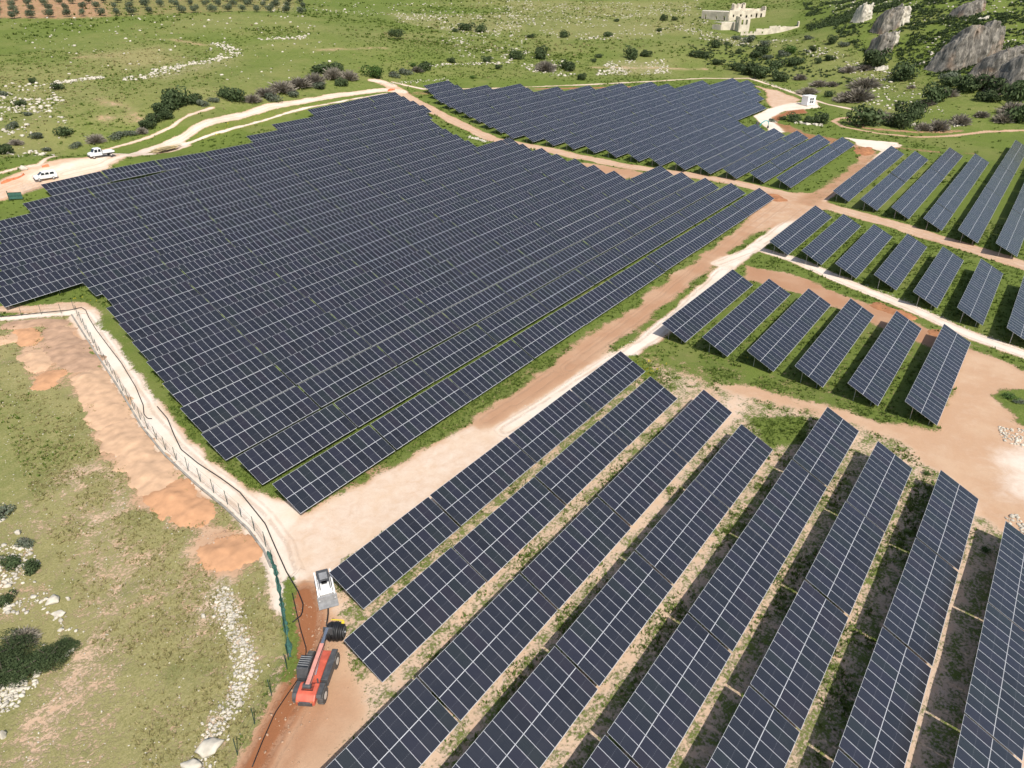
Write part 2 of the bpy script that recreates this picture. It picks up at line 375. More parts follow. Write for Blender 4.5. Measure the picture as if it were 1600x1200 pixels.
# broad zones of the farm
poly([(20, 52.5), (192, 52.5), (192, 150), (212, 222), (60, 222), (20, 150)], 8, dict(cover=.94, dry=.10, flower=.12), world=True)
poly([(190, 48), (262, 48), (360, 100), (355, 140), (250, 218), (222, 214), (190, 140)], 8, dict(cover=.95, dry=.05, flower=.08), world=True)
poly([(122, -30), (300, -30), (300, 46), (122, 46)], 6, dict(cover=.9, dry=.08, flower=.1), world=True)
poly([(86, -30), (126, -30), (126, 46), (86, 46)], 4, dict(cover=.74, dry=.1, flower=.15), world=True)
poly([(-5, -40), (88, -40), (88, 47), (20, 47), (5, 20)], 4, dict(cover=.51, dry=.18, pale=.55, red=.10, flower=.1), world=True)
# sandy wheel track kept bare between the second and third front rows and beyond
for yy, cv in ((24.4, .22), (31.4, .36), (17.4, .34), (10.4, .40), (3.6, .40), (-3.2, .22), (-10, .10)):
    poly([(5, yy-1.0), (86, yy-1.0), (86, yy+1.0), (5, yy+1.0)], 1.6, dict(cover=cv), world=True)
# meadow below the fence, bottom left
poly([(-300, 500), (0, 500), (108, 488), (200, 640), (300, 740), (400, 820), (445, 900), (452, 1010), (380, 1200), (250, 1400), (-300, 1400)], 1.5, dict(cover=.72, dry=.86, pale=.50, red=.10, flower=.05))
A['cover'] += (tid == 0)*0
poly([(-200, 520), (60, 620), (170, 720), (60, 760), (20, 900), (-200, 900)], 6, dict(cover=.90, dry=.55, flower=.12), amt=.8)
for pts, hw, cv in (([(30, 1230), (75, 1140), (120, 1060), (165, 980), (195, 900)], 2.0, .40), ([(120, 1220), (150, 1130), (185, 1060), (200, 960)], 1.2, .48), ([(100, 745), (130, 800), (160, 840), (210, 870), (280, 860), (330, 835)], 1.3, .38),
                    ([(150, 735), (175, 745), (185, 790)], .8, .3), ([(40, 790), (60, 830)], .6, .3), ([(235, 690), (150, 650)], .8, .6), ([(320, 925), (220, 940), (150, 900)], 2.4, .50), ([(300, 1000), (318, 985)], .8, .4),
                    ([(120, 880), (230, 905), (330, 900)], 1.6, .45), ([(10, 890), (30, 950)], 1.5, .5)):
    line(pts, hw, 2.6, dict(cover=min(.6, cv+.1), dry=.9), wob=2.0)
line([(92, 515), (128, 568), (160, 625), (185, 672), (215, 715), (262, 772), (300, 800), (345, 862), (372, 872)], 2.2, 1.6, dict(cover=.18, pale=.12, red=.38), wob=2.4)
line([(40, 520), (62, 572), (72, 600)], 1.8, 1.6, dict(cover=.3, pale=.1, red=.35), wob=2)
# olive grove soil
poly([(-60, 27), (110, 29), (260, 24), (460, 19), (480, -30), (-60, -40)], 6, dict(cover=.62, red=.55, pale=.2, dry=.45))
poly([(-60, 29), (95, 30), (170, 26), (150, -20), (-60, -30)], 6, dict(cover=.40, red=.6))
# stony patches on the slopes
for pts, am in (([(790, 0), (1090, 0), (1110, 40), (1000, 60), (870, 62), (800, 30)], .7), ([(600, 20), (800, 20), (830, 48), (700, 50), (620, 35)], .8), ([(950, 95), (1055, 92), (1050, 115), (960, 118)], .9),
                ([(0, 130), (95, 125), (105, 190), (60, 245), (0, 240)], .7), ([(195, 122), (300, 100), (380, 85), (375, 100), (260, 130)], .9), ([(1060, 40), (1180, 62), (1330, 90), (1400, 130), (1340, 120), (1240, 75), (1080, 60)], .6)):
    poly(pts, 8, dict(cover=.62, pale=.7, dry=.55, red=.1), amt=am)
for pts in ([(150, 155), (200, 170), (215, 185)], [(165, 185), (205, 190)], [(120, 90), (200, 85)], [(230, 62), (270, 62), (320, 70)], [(600, 75), (500, 78)], [(930, 105), (1100, 108)]):
    line(pts, 2.0, 3, dict(cover=.5, pale=.45, dry=.8), wob=3)
poly([(120, 85), (250, 72), (300, 95), (200, 110)], 9, dict(cover=.66, dry=.85), amt=.8)
# steep flank below the crags: scrub green, also toned darker for its slant to the light
poly([(1250, 0), (1600, 0), (1640, 120), (1500, 130), (1350, 75), (1240, 40)], 12, dict(dry=.05, cover=.97, flower=0), amt=.9)
# road network
poly([(60, 480), (128, 474), (172, 482), (206, 535), (246, 600), (302, 690), (404, 772), (462, 812), (520, 880), (500, 905), (440, 862), (330, 757), (240, 640), (170, 530), (125, 489), (60, 492)], .8, dict(cover=.05, pale=.55, red=.18), 'dirt_track')
line([(-60, 492), (0, 484), (60, 482), (120, 478)], 1.6, .9, dict(cover=.03, pale=.5, red=.2), 'dirt_track')
line([(-60, 508), (0, 498), (60, 493), (118, 488)], .95, .5, dict(cover=.02, pale=.98, red=0), 'gravel_track', wob=.3)
line([(128, 492), (165, 545), (200, 598), (236, 655), (272, 698), (320, 742), (370, 780), (408, 815), (436, 856), (450, 900), (458, 940)], 1.75, .6, dict(cover=0, pale=1, red=0), 'gravel_track', wob=.5)
poly([(396, 765), (478, 796), (640, 718), (905, 560), (1012, 545), (850, 652), (640, 800), (503, 892), (528, 950), (476, 968), (455, 880), (428, 830)], 1.0, dict(cover=.03, pale=.62, red=.10), 'dirt_track')
poly([(400, 768), (470, 800), (440, 830), (430, 850), (410, 815)], 1.0, dict(cover=0, pale=1, red=0), 'gravel_track')
line([(478, 801), (600, 722), (740, 635), (900, 533), (1000, 466), (1100, 394), (1212, 318)], .35, .8, dict(cover=.55, dry=.2, flower=.2), wob=2.2)
line([(760, 655), (830, 612), (950, 527), (1060, 443), (1150, 372), (1225, 318)], 2.1, 1.2, dict(cover=.10, pale=.12, red=.50), 'dirt_track', wob=1.2)
line([(890, 575), (960, 523), (1050, 455), (1110, 405)], .7, .8, dict(cover=.05, pale=.05, red=.55), 'dirt_track', wob=.8)
line([(790, 672), (835, 645), (930, 583), (1015, 530), (1078, 474), (1140, 415), (1200, 372), (1250, 334), (1310, 292), (1352, 262), (1402, 226)], 1.55, .7, dict(cover=.01, pale=.98, red=0), 'gravel_track', wob=.7)
line([(1120, 412), (1180, 388), (1240, 405), (1320, 440), (1420, 480), (1520, 525), (1600, 553), (1720, 595)], 1.45, .6, dict(cover=.01, pale=.98, red=0), 'gravel_track', wob=.6)
poly([(1160, 412), (1250, 432), (1340, 470), (1430, 503), (1520, 548), (1640, 590), (1640, 625), (1520, 575), (1400, 520), (1320, 486), (1230, 452), (1160, 436)], .8, dict(cover=.12, pale=.08, red=.62), 'dirt_track')
line([(592, 126), (625, 142), (665, 166), (712, 191), (768, 217), (832, 229), (900, 244), (970, 258), (1060, 271), (1150, 285), (1230, 305), (1310, 327), (1400, 352), (1490, 380), (1560, 402), (1660, 436)], 2.5, .8, dict(cover=.03, pale=.46, red=.30), 'dirt_track', wob=.8)
poly([(900, 252), (1000, 268), (1020, 275), (960, 282), (930, 270)], 1.2, dict(cover=.2, pale=.1, red=.5), 'dirt_track')
poly([(1180, 300), (1270, 302), (1300, 322), (1240, 345), (1190, 360), (1160, 352)], 1.5, dict(cover=.05, pale=.4, red=.34), 'dirt_track')
line([(-60, 318), (0, 298), (60, 276), (120, 258)], 5.5, 1.6, dict(cover=.05, pale=.52, red=.26), 'dirt_track')
line([(60, 275), (150, 251), (232, 234), (287, 214), (337, 188), (420, 167), (520, 150), (600, 140), (628, 143)], 2.0, .8, dict(cover=.02, pale=.80, red=.1), 'gravel_track', wob=.7)
line([(100, 272), (160, 258), (235, 240), (285, 228)], 2.2, 1.2, dict(cover=.15, pale=.72, red=.12), 'gravel_track', wob=1.2)
line([(-40, 282), (0, 270), (60, 258), (150, 238), (230, 215), (268, 198), (300, 178), (332, 168)], .75, .5, dict(cover=.1, pale=.72, red=.12), 'dirt_track', wob=.4)
line([(262, 230), (300, 222), (350, 205), (400, 191), (480, 168), (560, 153), (605, 146)], .65, .5, dict(cover=.08, pale=.9, red=.02), 'gravel_track', wob=.5)
line([(318, 214), (370, 197), (430, 178), (500, 163)], 3.2, 2, dict(flower=.75, dry=.12))
line([(340, 200), (440, 170)], 2.0, 2, dict(flower=.9))
line([(612, 128), (662, 139), (760, 138), (900, 133), (1000, 128), (1100, 122), (1170, 122), (1230, 141), (1290, 162), (1345, 174)], .9, .7, dict(cover=.12, pale=.75, red=.1), 'dirt_track', wob=.7)
line([(584, 126), (600, 128), (612, 133)], 2.2, 1, dict(cover=.04, pale=.75, red=.1), 'dirt_track')
line([(838, 139), (900, 138), (985, 136)], 1.1, .8, dict(cover=.1, pale=0, red=.95), wob=.6)
line([(650, 146), (700, 143)], 3, 2, dict(cover=.55, red=.6))
poly([(1180, 134), (1215, 141), (1252, 156), (1228, 166), (1205, 169), (1196, 158), (1200, 146)], 1.4, dict(cover=.05, pale=.5, red=.3), 'dirt_track')
poly([(1178, 181), (1200, 170), (1235, 161), (1276, 158), (1282, 168), (1228, 173), (1206, 183), (1228, 206), (1206, 209)], .8, dict(cover=0, pale=1, red=0), 'gravel_track', wob=.7)
poly([(1206, 184), (1228, 174), (1256, 170), (1262, 176), (1232, 180), (1214, 190)], .9, dict(cover=.1, pale=0, red=1), wob=.8)
poly([(1212, 192), (1232, 196), (1262, 208), (1335, 222), (1345, 234), (1280, 222), (1235, 212)], 1.2, dict(cover=.35, pale=.05, red=.85), wob=1.5)
poly([(1322, 215), (1402, 223), (1392, 238), (1342, 228)], .8, dict(cover=0, pale=1, red=0), 'gravel_track')
line([(1338, 230), (1360, 236), (1340, 262), (1300, 292), (1262, 318)], 2.0, 1.3, dict(cover=.30, pale=.15, red=.55), wob=1.4)
line([(1405, 232), (1450, 236), (1520, 240)], 1.6, 1.4, dict(cover=.5, pale=.05, red=.7), wob=1.6)
line([(1340, 182), (1310, 185), (1302, 190), (1318, 198), (1370, 208), (1430, 214), (1490, 212), (1540, 206), (1640, 202)], .85, .5, dict(cover=.03, pale=.45, red=.35), 'dirt_track', wob=.5)
line([(1330, 190), (1350, 200), (1420, 206), (1500, 205)], 1.2, 1.0, dict(cover=.35, pale=.05, red=.6), wob=1.4)
# turning area at the right and the lane in front of the middle blocks
poly([(1500, 545), (1560, 562), (1660, 605), (1700, 820), (1590, 850), (1535, 805), (1478, 742), (1400, 692), (1338, 662), (1250, 642), (1150, 618), (1105, 600), (1180, 602), (1290, 632), (1380, 660), (1462, 672), (1492, 602)], .9, dict(cover=.05, pale=.34, red=.24), 'dirt_track', wob=1.4)
poly([(1545, 700), (1660, 680), (1680, 800), (1560, 780)], 2.5, dict(pale=.8), wob=2)
poly([(1560, 622), (1640, 585), (1660, 700), (1592, 664)], 1.2, dict(cover=.93, dry=.2), wob=2)
poly([(1178, 656), (1258, 652), (1256, 684), (1200, 702)], .8, dict(cover=.95, dry=.06), wob=1.2)
line([(1110, 612), (1085, 640), (1050, 690)], 1.0, 1.0, dict(cover=.25, pale=.35))
line([(1185, 600), (1260, 640)], 1.2, 1.2, dict(cover=.5), wob=2.4)
# trench and churned red soil by the loader and telehandler
poly([(470, 945), (520, 962), (556, 1062), (560, 1130), (500, 1215), (392, 1215), (448, 1085)], 1.0, dict(cover=.08, pale=.16, red=.42), 'dirt_track', wob=1.0)
line([(385, 1215), (427, 1140), (456, 1085), (474, 1040), (480, 1000), (482, 960), (474, 928)], 1.35, .5, dict(cover=0, pale=0, red=1.0), 'dirt_track', wob=.6)
line([(440, 1215), (478, 1140), (500, 1110)], .55, .45, dict(cover=0, pale=.02, red=.62), wob=.5)
line([(450, 905), (452, 960), (462, 1020), (448, 1060)], .6, .6, dict(cover=.85, dry=.15))
line([(345, 915), (360, 960), (373, 1000), (386, 1040), (378, 1075), (352, 1110), (335, 1140), (322, 1168), (300, 1200)], .6, 1.2, dict(cover=.5, pale=.7, red=.05), wob=2.2)
poly([(-20, 780), (40, 820), (65, 900), (40, 960), (-20, 950)], 3, dict(cover=.55, pale=.5, red=.3), wob=2)
# lush fringes: panel ends on the left, around the step in the dark field
line([(50, 475), (110, 462), (150, 470), (185, 520), (240, 600), (290, 660)], .9, 1.2, dict(cover=.93, dry=.05, flower=.35), wob=1.6)
line([(990, 560), (1012, 586)], 1.2, 1, dict(flower=.95, cover=.9, dry=.05))
line([(1030, 560), (1060, 600), (1130, 640)], 2.5, 3, dict(flower=.4))
for k in A: A[k] = np.clip(A[k], 0, 1)

# small real relief: ruts, clods, tussocks; more on vegetated ground, less on tracks
rel = (fbm(gxf, gyf, 9, 5, 3)-.5)*.35+(fbm(gxf, gyf, 2.4, 21, 2)-.5)*.16
gz = gz+rel*np.where(tid > 0, .35, 1.0)*np.clip((np.hypot(gxf, gyf)-20)/40, .3, 1)
gz[tid > 0] += .0
GZ = gz.reshape(SH)
def _bi(x, G):
    i = np.clip(np.searchsorted(G, x)-1, 0, len(G)-2); return i, np.clip((x-G[i])/(G[i+1]-G[i]), 0, 1)
def grid_sample(arr, x, y):
    a = arr.reshape(SH); i, u = _bi(np.asarray(x, float), GX); j, v = _bi(np.asarray(y, float), GY)
    return (a[i, j]*(1-u)+a[i+1, j]*u)*(1-v)+(a[i, j+1]*(1-u)+a[i+1, j+1]*u)*v
def SZ(x, y): return grid_sample(gz, x, y)
def sz(x, y): return float(SZ(np.array([x]), np.array([y]))[0])
def ghit(px, py):
    q = hit(px, py); return np.array([q[0], q[1], sz(q[0], q[1])])

def ground_material():
    m, t, b = new_mat('earth_and_grass'); N = t.nodes.new; L = t.links.new
    def mth(op, a, bb=None, c=None, clamp=False):
        n = N('ShaderNodeMath'); n.operation = op; n.use_clamp = clamp
        for i, v in enumerate((a, bb, c)):
            if v is None: continue
            if isinstance(v, (int, float)): n.inputs[i].default_value = v
            else: L(v, n.inputs[i])
        return n.outputs[0]
    def mix(f, a, c):
        n = N('ShaderNodeMix'); n.data_type = 'RGBA'
        if isinstance(f, (int, float)): n.inputs['Factor'].default_value = f
        else: L(f, n.inputs['Factor'])
        for i, v in ((6, a), (7, c)):
            if isinstance(v, tuple): n.inputs[i].default_value = (*v, 1)
            else: L(v, n.inputs[i])
        return n.outputs[2]
    def ramp(f, stops):
        n = N('ShaderNodeValToRGB'); cr = n.color_ramp
        cr.elements[0].position, cr.elements[0].color = stops[0][0], (*stops[0][1], 1); cr.elements[1].position, cr.elements[1].color = stops[-1][0], (*stops[-1][1], 1)
        for p, c in stops[1:-1]: e = cr.elements.new(p); e.color = (*c, 1)
        L(f, n.inputs['Fac']); return n.outputs['Color']
    def sstep(x, a, c):
        n = N('ShaderNodeMapRange'); n.interpolation_type = 'SMOOTHSTEP'; n.inputs[1].default_value = a; n.inputs[2].default_value = c; L(x, n.inputs[0]); return n.outputs[0]
    tc = N('ShaderNodeTexCoord').outputs['Object']
    def noise(scale, det=6, rough=.6, dist=0.0):
        n = N('ShaderNodeTexNoise'); n.inputs['Scale'].default_value = scale; n.inputs['Detail'].default_value = det; n.inputs['Roughness'].default_value = rough; n.inputs['Distortion'].default_value = dist
        L(tc, n.inputs['Vector']); return n.outputs['Fac']
    a1 = N('ShaderNodeAttribute'); a1.attribute_name = 'ground_a'; a2 = N('ShaderNodeAttribute'); a2.attribute_name = 'ground_b'
    s1 = N('ShaderNodeSeparateColor'); L(a1.outputs['Color'], s1.inputs[0]); s2 = N('ShaderNodeSeparateColor'); L(a2.outputs['Color'], s2.inputs[0])
    cover, dry, pale = s1.outputs[0], s1.outputs[1], s1.outputs[2]; red, flower, lat = s2.outputs[0], s2.outputs[1], s2.outputs[2]
    nb = noise(.16, 4, .55); nm = noise(.75, 8, .66, .4); nf = noise(4.2, 6, .7); nx = noise(13.0, 3, .7)
    # vegetation cover with ragged edges at two scales
    tot = mth('ADD', mth('MULTIPLY', mth('SUBTRACT', nm, .5), 1.15), mth('MULTIPLY', mth('SUBTRACT', nf, .5), 1.25))
    veg = sstep(mth('ADD', cover, tot), .36, .64)
    # soil
    soil = mix(red, (.555, .370, .236), (.285, .118, .054))
    soil = mix(sstep(mth('ADD', pale, mth('MULTIPLY', mth('SUBTRACT', nm, .5), .55)), .30, .95), soil, (.72, .628, .530))
    soil = mix(mth('MULTIPLY', mth('MULTIPLY', sstep(nb, .42, .66), .45), mth('SUBTRACT', 1.0, red)), soil, (.62, .46, .32))
    val = mth('ADD', .80, mth('ADD', mth('MULTIPLY', nf, .22), mth('MULTIPLY', nx, .18)))
    hs = N('ShaderNodeHueSaturation'); L(soil, hs.inputs['Color']); L(val, hs.inputs['Value']); soil = hs.outputs['Color']
    # wheel ruts: two wheel lines either side of each lane's middle, broken up and wandering
    wl = mth('ADD', lat, mth('MULTIPLY', mth('SUBTRACT', nb, .5), .9))
    rut = mth('SUBTRACT', 1.0, sstep(mth('ABSOLUTE', mth('SUBTRACT', wl, .82)), .10, .34))
    rut2 = mth('SUBTRACT', 1.0, sstep(mth('ABSOLUTE', mth('SUBTRACT', wl, 1.55)), .06, .22))
    ruts = mth('MULTIPLY', mth('MAXIMUM', rut, mth('MULTIPLY', rut2, .7)), sstep(mth('ADD', nm, mth('MULTIPLY', mth('SUBTRACT', nf, .5), .8)), .36, .56))
    soil = mix(mth('MULTIPLY', ruts, .38), soil, (.40, .255, .165))
    specks = sstep(nx, .66, .72)
    soil = mix(mth('MULTIPLY', specks, .30), soil, (.22, .13, .075))
    # plants
    nv = mth('ADD', mth('MULTIPLY', nf, .6), mth('MULTIPLY', nx, .4))
    lush = ramp(nv, [(.30, (.058, .085, .014)), (.46, (.112, .152, .028)), (.58, (.158, .198, .045)), (.72, (.225, .245, .080))])
    arid = ramp(nv, [(.30, (.160, .156, .054)), (.45, (.250, .232, .090)), (.57, (.340, .298, .138)), (.72, (.470, .395, .215))])
    dd = sstep(mth('ADD', dry, mth('MULTIPLY', mth('SUBTRACT', nm, .5), .9)), .15, .95)
    plant = mix(dd, lush, arid)
    plant = mix(mth('MULTIPLY', sstep(nb, .50, .68), .35), plant, (.105, .135, .034))
    nw = noise(.045, 5, .6); nk = noise(.32, 6, .7, .6)
    plant = mix(mth('MULTIPLY', sstep(nk, .54, .68), .28), plant, (.075, .108, .024))
    plant = mix(mth('MULTIPLY', sstep(nw, .50, .64), .35), plant, (.235, .225, .080))
    fl = mth('MULTIPLY', sstep(noise(7.0, 2, .6), .60, .66), sstep(mth('ADD', flower, mth('MULTIPLY', mth('SUBTRACT', nm, .5), 1.3)), .35, .85))
    plant = mix(mth('MULTIPLY', fl, .8), plant, (.50, .42, .03))
    colr = mix(veg, soil, plant)
    L(colr, b.inputs['Base Color']); b.inputs['Roughness'].default_value = .97; b.inputs['Specular IOR Level'].default_value = .12
    hgt = mth('ADD', mth('MULTIPLY', nf, .55), mth('ADD', mth('MULTIPLY', nx, .35), mth('MULTIPLY', nm, .5)))
    hgt = mth('MULTIPLY', hgt, mth('ADD', .45, mth('MULTIPLY', veg, .75)))
    hgt = mth('SUBTRACT', hgt, mth('MULTIPLY', ruts, .30))
    bp = N('ShaderNodeBump'); bp.inputs['Strength'].default_value = .6; bp.inputs['Distance'].default_value = .22
    L(hgt, bp.inputs['Height']); L(bp.outputs['Normal'], b.inputs['Normal'])
    return m
M['ground'] = ground_material()
nx_, ny_ = SH
ii = np.arange(gxf.size).reshape(SH)
quads = np.stack([ii[:-1, :-1], ii[1:, :-1], ii[1:, 1:], ii[:-1, 1:]], -1).reshape(-1, 4)
qt = np.sort(tid[quads], 1)[:, 1]
VV = np.stack([gxf, gyf, gz], 1)
ca = np.stack([A['cover'], A['dry'], A['pale'], np.ones(gxf.size)], 1).astype(np.float32)
cb = np.stack([A['red'], A['flower'], LAT, np.ones(gxf.size)], 1).astype(np.float32)
for t_, nm_ in enumerate(TNAMES):
    F = quads[qt == t_]
    if not len(F): continue
    u, inv = np.unique(F, return_inverse=True)
    me = np_mesh(nm_, VV[u], inv.reshape(-1, 4), M['ground'], True)
    for an, arr in (('ground_a', ca), ('ground_b', cb)):
        at = me.attributes.new(an, 'FLOAT_COLOR', 'POINT'); at.data.foreach_set('color', arr[u].ravel())
    tag(link(nm_, me), kind='structure')
# ------------------------------------------------------------------ solar tables: two portrait modules high, thirteen wide
TILT = R(26); MW, MH, PIT = 1.064, 2.268, 1.080           # module size and pitch along the row
ROW_W = 2*MH+.022; YC, ZC = ROW_W*math.cos(TILT)/2, ROW_W*math.sin(TILT)
LOWZ = TABLE_TOP-ZC
def module_arrays(x, k):
    # corner loops of one module in table space (x along the row, s down the slope from the high edge)
    s0 = 0 if k == 0 else MH+.022
    fr = .010; th = .036
    V = []
    def P(xx, s, n): V.append((xx, YC-s*math.cos(TILT)+n*math.sin(TILT), LOWZ+ZC-s*math.sin(TILT)+n*math.cos(TILT)))
    x0, x1, sa, sb = x+.008, x+.008+MW, s0, s0+MH
    for n in (-th, 0):
        for xx, s in ((x0, sb), (x1, sb), (x1, sa), (x0, sa)): P(xx, s, n)
    for n in (0, -.004):
        for xx, s in ((x0+fr, sb-fr), (x1-fr, sb-fr), (x1-fr, sa+fr), (x0+fr, sa+fr)): P(xx, s, n)
    F = [(3, 2, 1, 0)]+[(k_, (k_+1) % 4, 4+(k_+1) % 4, 4+k_) for k_ in range(4)]+[(4+k_, 4+(k_+1) % 4, 8+(k_+1) % 4, 8+k_) for k_ in range(4)]+[(8+k_, 8+(k_+1) % 4, 12+(k_+1) % 4, 12+k_) for k_ in range(4)]+[(12, 13, 14, 15)]
    return V, F
def modules_mesh(name, cells):
    V = []; F = []; mi = []; uv = []
    for x, k in cells:
        v, f = module_arrays(x, k); b = len(V); V += v
        for n_, q in enumerate(f):
            F.append(tuple(b+i for i in q)); mi.append(2 if n_ == 0 else (1 if n_ == len(f)-1 else 0))
            uv += [(0, 0), (1, 0), (1, 1), (0, 1)]
    me = bpy.data.meshes.new(name); me.from_pydata(V, [], F)
    for m in (M['alu'], M['cell'], M['back']): me.materials.append(m)
    me.polygons.foreach_set('material_index', mi)
    l = me.uv_layers.new(name='UVMap'); l.data.foreach_set('uv', np.array(uv, np.float32).ravel()); me.update(); return me
def slope_pt(x, s, n): return (x, YC-s*math.cos(TILT)+n*math.sin(TILT), LOWZ+ZC-s*math.sin(TILT)+n*math.cos(TILT))
MOD = [modules_mesh('module', [(0, 0)]), modules_mesh('module', [(0, 1)])]
_arr, _rail, _post, _brace, _raft = {}, {}, {}, {}, {}
def array_mesh(n):
    if n not in _arr: _arr[n] = modules_mesh('module_array', [(i*PIT, k) for i in range(n) for k in (0, 1)])
    return _arr[n]
def rail_mesh(n):
    if n not in _rail:
        b = MB()
        b.bar((0.0, *slope_pt(0, 0, -.085)[1:]), (n*PIT, *slope_pt(0, 0, -.085)[1:]), .05, .06); _rail[n] = b
        me = bpy.data.meshes.new('purlin'); me.from_pydata([(v[0], v[1]-slope_pt(0, 0, -.085)[1], v[2]-slope_pt(0, 0, -.085)[2]) for v in b.v], [], b.f); me.materials.append(M['steel']); _rail[n] = me
    return _rail[n]
def rafter_mesh():
    if 0 not in _raft:
        b = MB(); b.bar(slope_pt(0, .25, -.16), slope_pt(0, ROW_W-.25, -.16), .06, .08); _raft[0] = b.mesh('rafter', M['steel'])
    return _raft[0]
def post_mesh(back):
    if back not in _post:
        s = 1.05 if back else 3.45; p = slope_pt(0, s, -.2); b = MB(); b.box((0, p[1], p[2]/2-.25), (.09, .07, p[2]+.5)); _post[back] = b.mesh('post', M['steel'])
    return _post[back]
def joined_frame(n):
    if n not in _brace:
        b = MB()
        for s in (.45, 1.75, 2.85, 4.1): b.bar((0.02, *slope_pt(0, s, -.085)[1:]), (n*PIT, *slope_pt(0, s, -.085)[1:]), .05, .06)
        np_ = max(2, round(n*PIT/3.6))
        for i in range(np_):
            x = .8+(n*PIT-1.6)*i/(np_-1); b.bar(slope_pt(x, .25, -.16), slope_pt(x, ROW_W-.25, -.16), .06, .08)
            for s in (1.05, 3.45): p = slope_pt(x, s, -.2); b.box((x, p[1], p[2]/2-.25), (.09, .07, p[2]+.5))
        _brace[n] = b.mesh('support_frame', M['steel'])
    return _brace[n]
def solar_table(x0, x1, yhigh, n, label, group, parent=None, detail=True, name='solar_table'):
    z0, z1 = tz(x0, yhigh), tz(x1, yhigh); L = math.hypot(x1-x0, z1-z0); a = math.atan2(z1-z0, x1-x0)
    jit = random.uniform(-.07, .07)
    root = bpy.data.objects.new(name, None); COL.objects.link(root); root.empty_display_size = .3
    root.location = (x0, yhigh-YC, z0+jit); root.rotation_euler = (random.uniform(-.010, .010), -a+random.uniform(-.0025, .0025), random.uniform(-.002, .002)); root.scale = (L/(n*PIT), 1, 1)
    if parent: root.parent = parent
    else: tag(root, label, 'solar table', group)
    if detail:
        for i in range(n):
            for k in (0, 1): link('module', MOD[k], root, (i*PIT, 0, random.uniform(-.006, .006)))
        for s in (.45, 1.75, 2.85, 4.1): link('purlin', rail_mesh(n), root, (0, *slope_pt(0, s, -.085)[1:]))
        np_ = max(2, round(n*PIT/3.6))
        for i in range(np_):
            x = .8+(n*PIT-1.6)*i/(np_-1)
            link('rafter', rafter_mesh(), root, (x, 0, 0))
            for bk in (True, False): link('post', post_mesh(bk), root, (x, 0, 0))
    else:
        o = link('module_array', array_mesh(n), root); o['kind'] = 'stuff'
        link('support_frame', joined_frame(n), root)
    return root
def visible(x0, x1, y):
    ok = False
    for x in (x0, .5*(x0+x1), x1):
        z = tz(x, y)+1.5
        if cam_depth(x, y, z) < 5: continue
        p = to_px(x, y, z)
        if -80 < p[0] < 1700 and -50 < p[1] < 1330: ok = True
    return ok
GAP = .22
# front block: eight rows, tables counted from the far end
front = [(41.75, 82.6, 13.48, 4), (34.85, 78.3, 13.52, 4), (27.7, 79.1, 13.45, 6), (20.75, 73.9, 13.35, 6), (13.6, 83.7, 13.55, 7), (6.9, 79.1, 13.3, 7), (.2, 77.1, 13.1, 7), (-6.3, 71.5, 12.95, 7)]
for r_, (yh, xf, st, n) in enumerate(front):
    for i in range(n):
        x1 = xf-i*st; x0 = x1-st+GAP
        if not visible(x0, x1, yh): continue
        solar_table(x0, x1, yh, 13, 'front-block solar table, %s row from the sandy lane, %s from the far end' % (ordw(r_), ordw(i)), 'tables of the front block')
# middle blocks, one 26-wide table per row
M1 = [(41.1, 94.3, 122.7), (34.15, 93.5, 122), (27.2, 92.9, 121.4), (20.3, 92.2, 120.9), (13.2, 91.3, 119.8), (6.25, 90.4, 118.5)]
for i, (yh, x0, x1) in enumerate(M1):
    solar_table(x0, x1, yh, 26, 'short solar table in the patch behind the front rows, %s from the white lane' % ordw(i), 'six short tables behind the front block')
M2 = [(41.05, 141.7, 172.3), (34.05, 139.6, 169), (26.9, 136.2, 165.4), (19.8, 134.2, 162.2), (12.65, 129.7, 157.7), (5.7, 126.3, 153.7), (-1.5, 122.1, 149)]
for i, (yh, x0, x1) in enumerate(M2):
    solar_table(x0, x1, yh, 26, 'short solar table between the two cross roads, %s from the pale lane' % ordw(i), 'seven short tables between the cross roads', detail=i > 2)
def row_of_tables(x0, x1, yh, n_first, label, group):
    root = empty('solar_row', (0, 0, 0)); tag(root, label, 'solar row', group)
    tot = int(round((x1-x0)/1.092)); k = max(1, round(tot/13)); cuts = [round(tot*i/k) for i in range(k+1)]
    stp = (x1-x0)/tot; xb = x0; base = (x0, yh, tz(x0, yh))
    root.location = base
    for i in range(k):
        n = cuts[i+1]-cuts[i]; a = x0+cuts[i]*stp; b = x0+cuts[i+1]*stp-GAP
        t = solar_table(a, b, yh, n, None, None, root, False, 'table')
        t.location = (t.location.x-base[0], t.location.y-base[1], t.location.z-base[2])
    return root
M3 = [(41.3, 187.3, 250), (34.05, 183.5, 246.3), (26.7, 180.5, 258.3), (19.3, 175.9, 253.2), (11.9, 170.5, 284), (4.6, 165.5, 284)]
for i, (yh, x0, x1) in enumerate(M3):
    row_of_tables(x0, x1, yh, 0, 'long solar row in the right-hand block beyond the cross road, %s from the pale lane' % ordw(i), 'six long rows at the right')
LX0 = [34.1, 34.8, 35.2, 37, 39, 41, 43, 45, 46.9, 49.7, 50.1, 38.7, 41.7, 44.9, 47.9, 51, 54, 63.1, 70.6, 132, 146.8, 167.3]
LX1 = [179.4, 179.7, 180.6, 182, 184.5, 172, 173.9, 176.2, 177.9, 180.9, 181.4, 185, 173.5, 176.7, 180.1, 183.4, 188, 194, 201.6, 204.5, 207, 210]
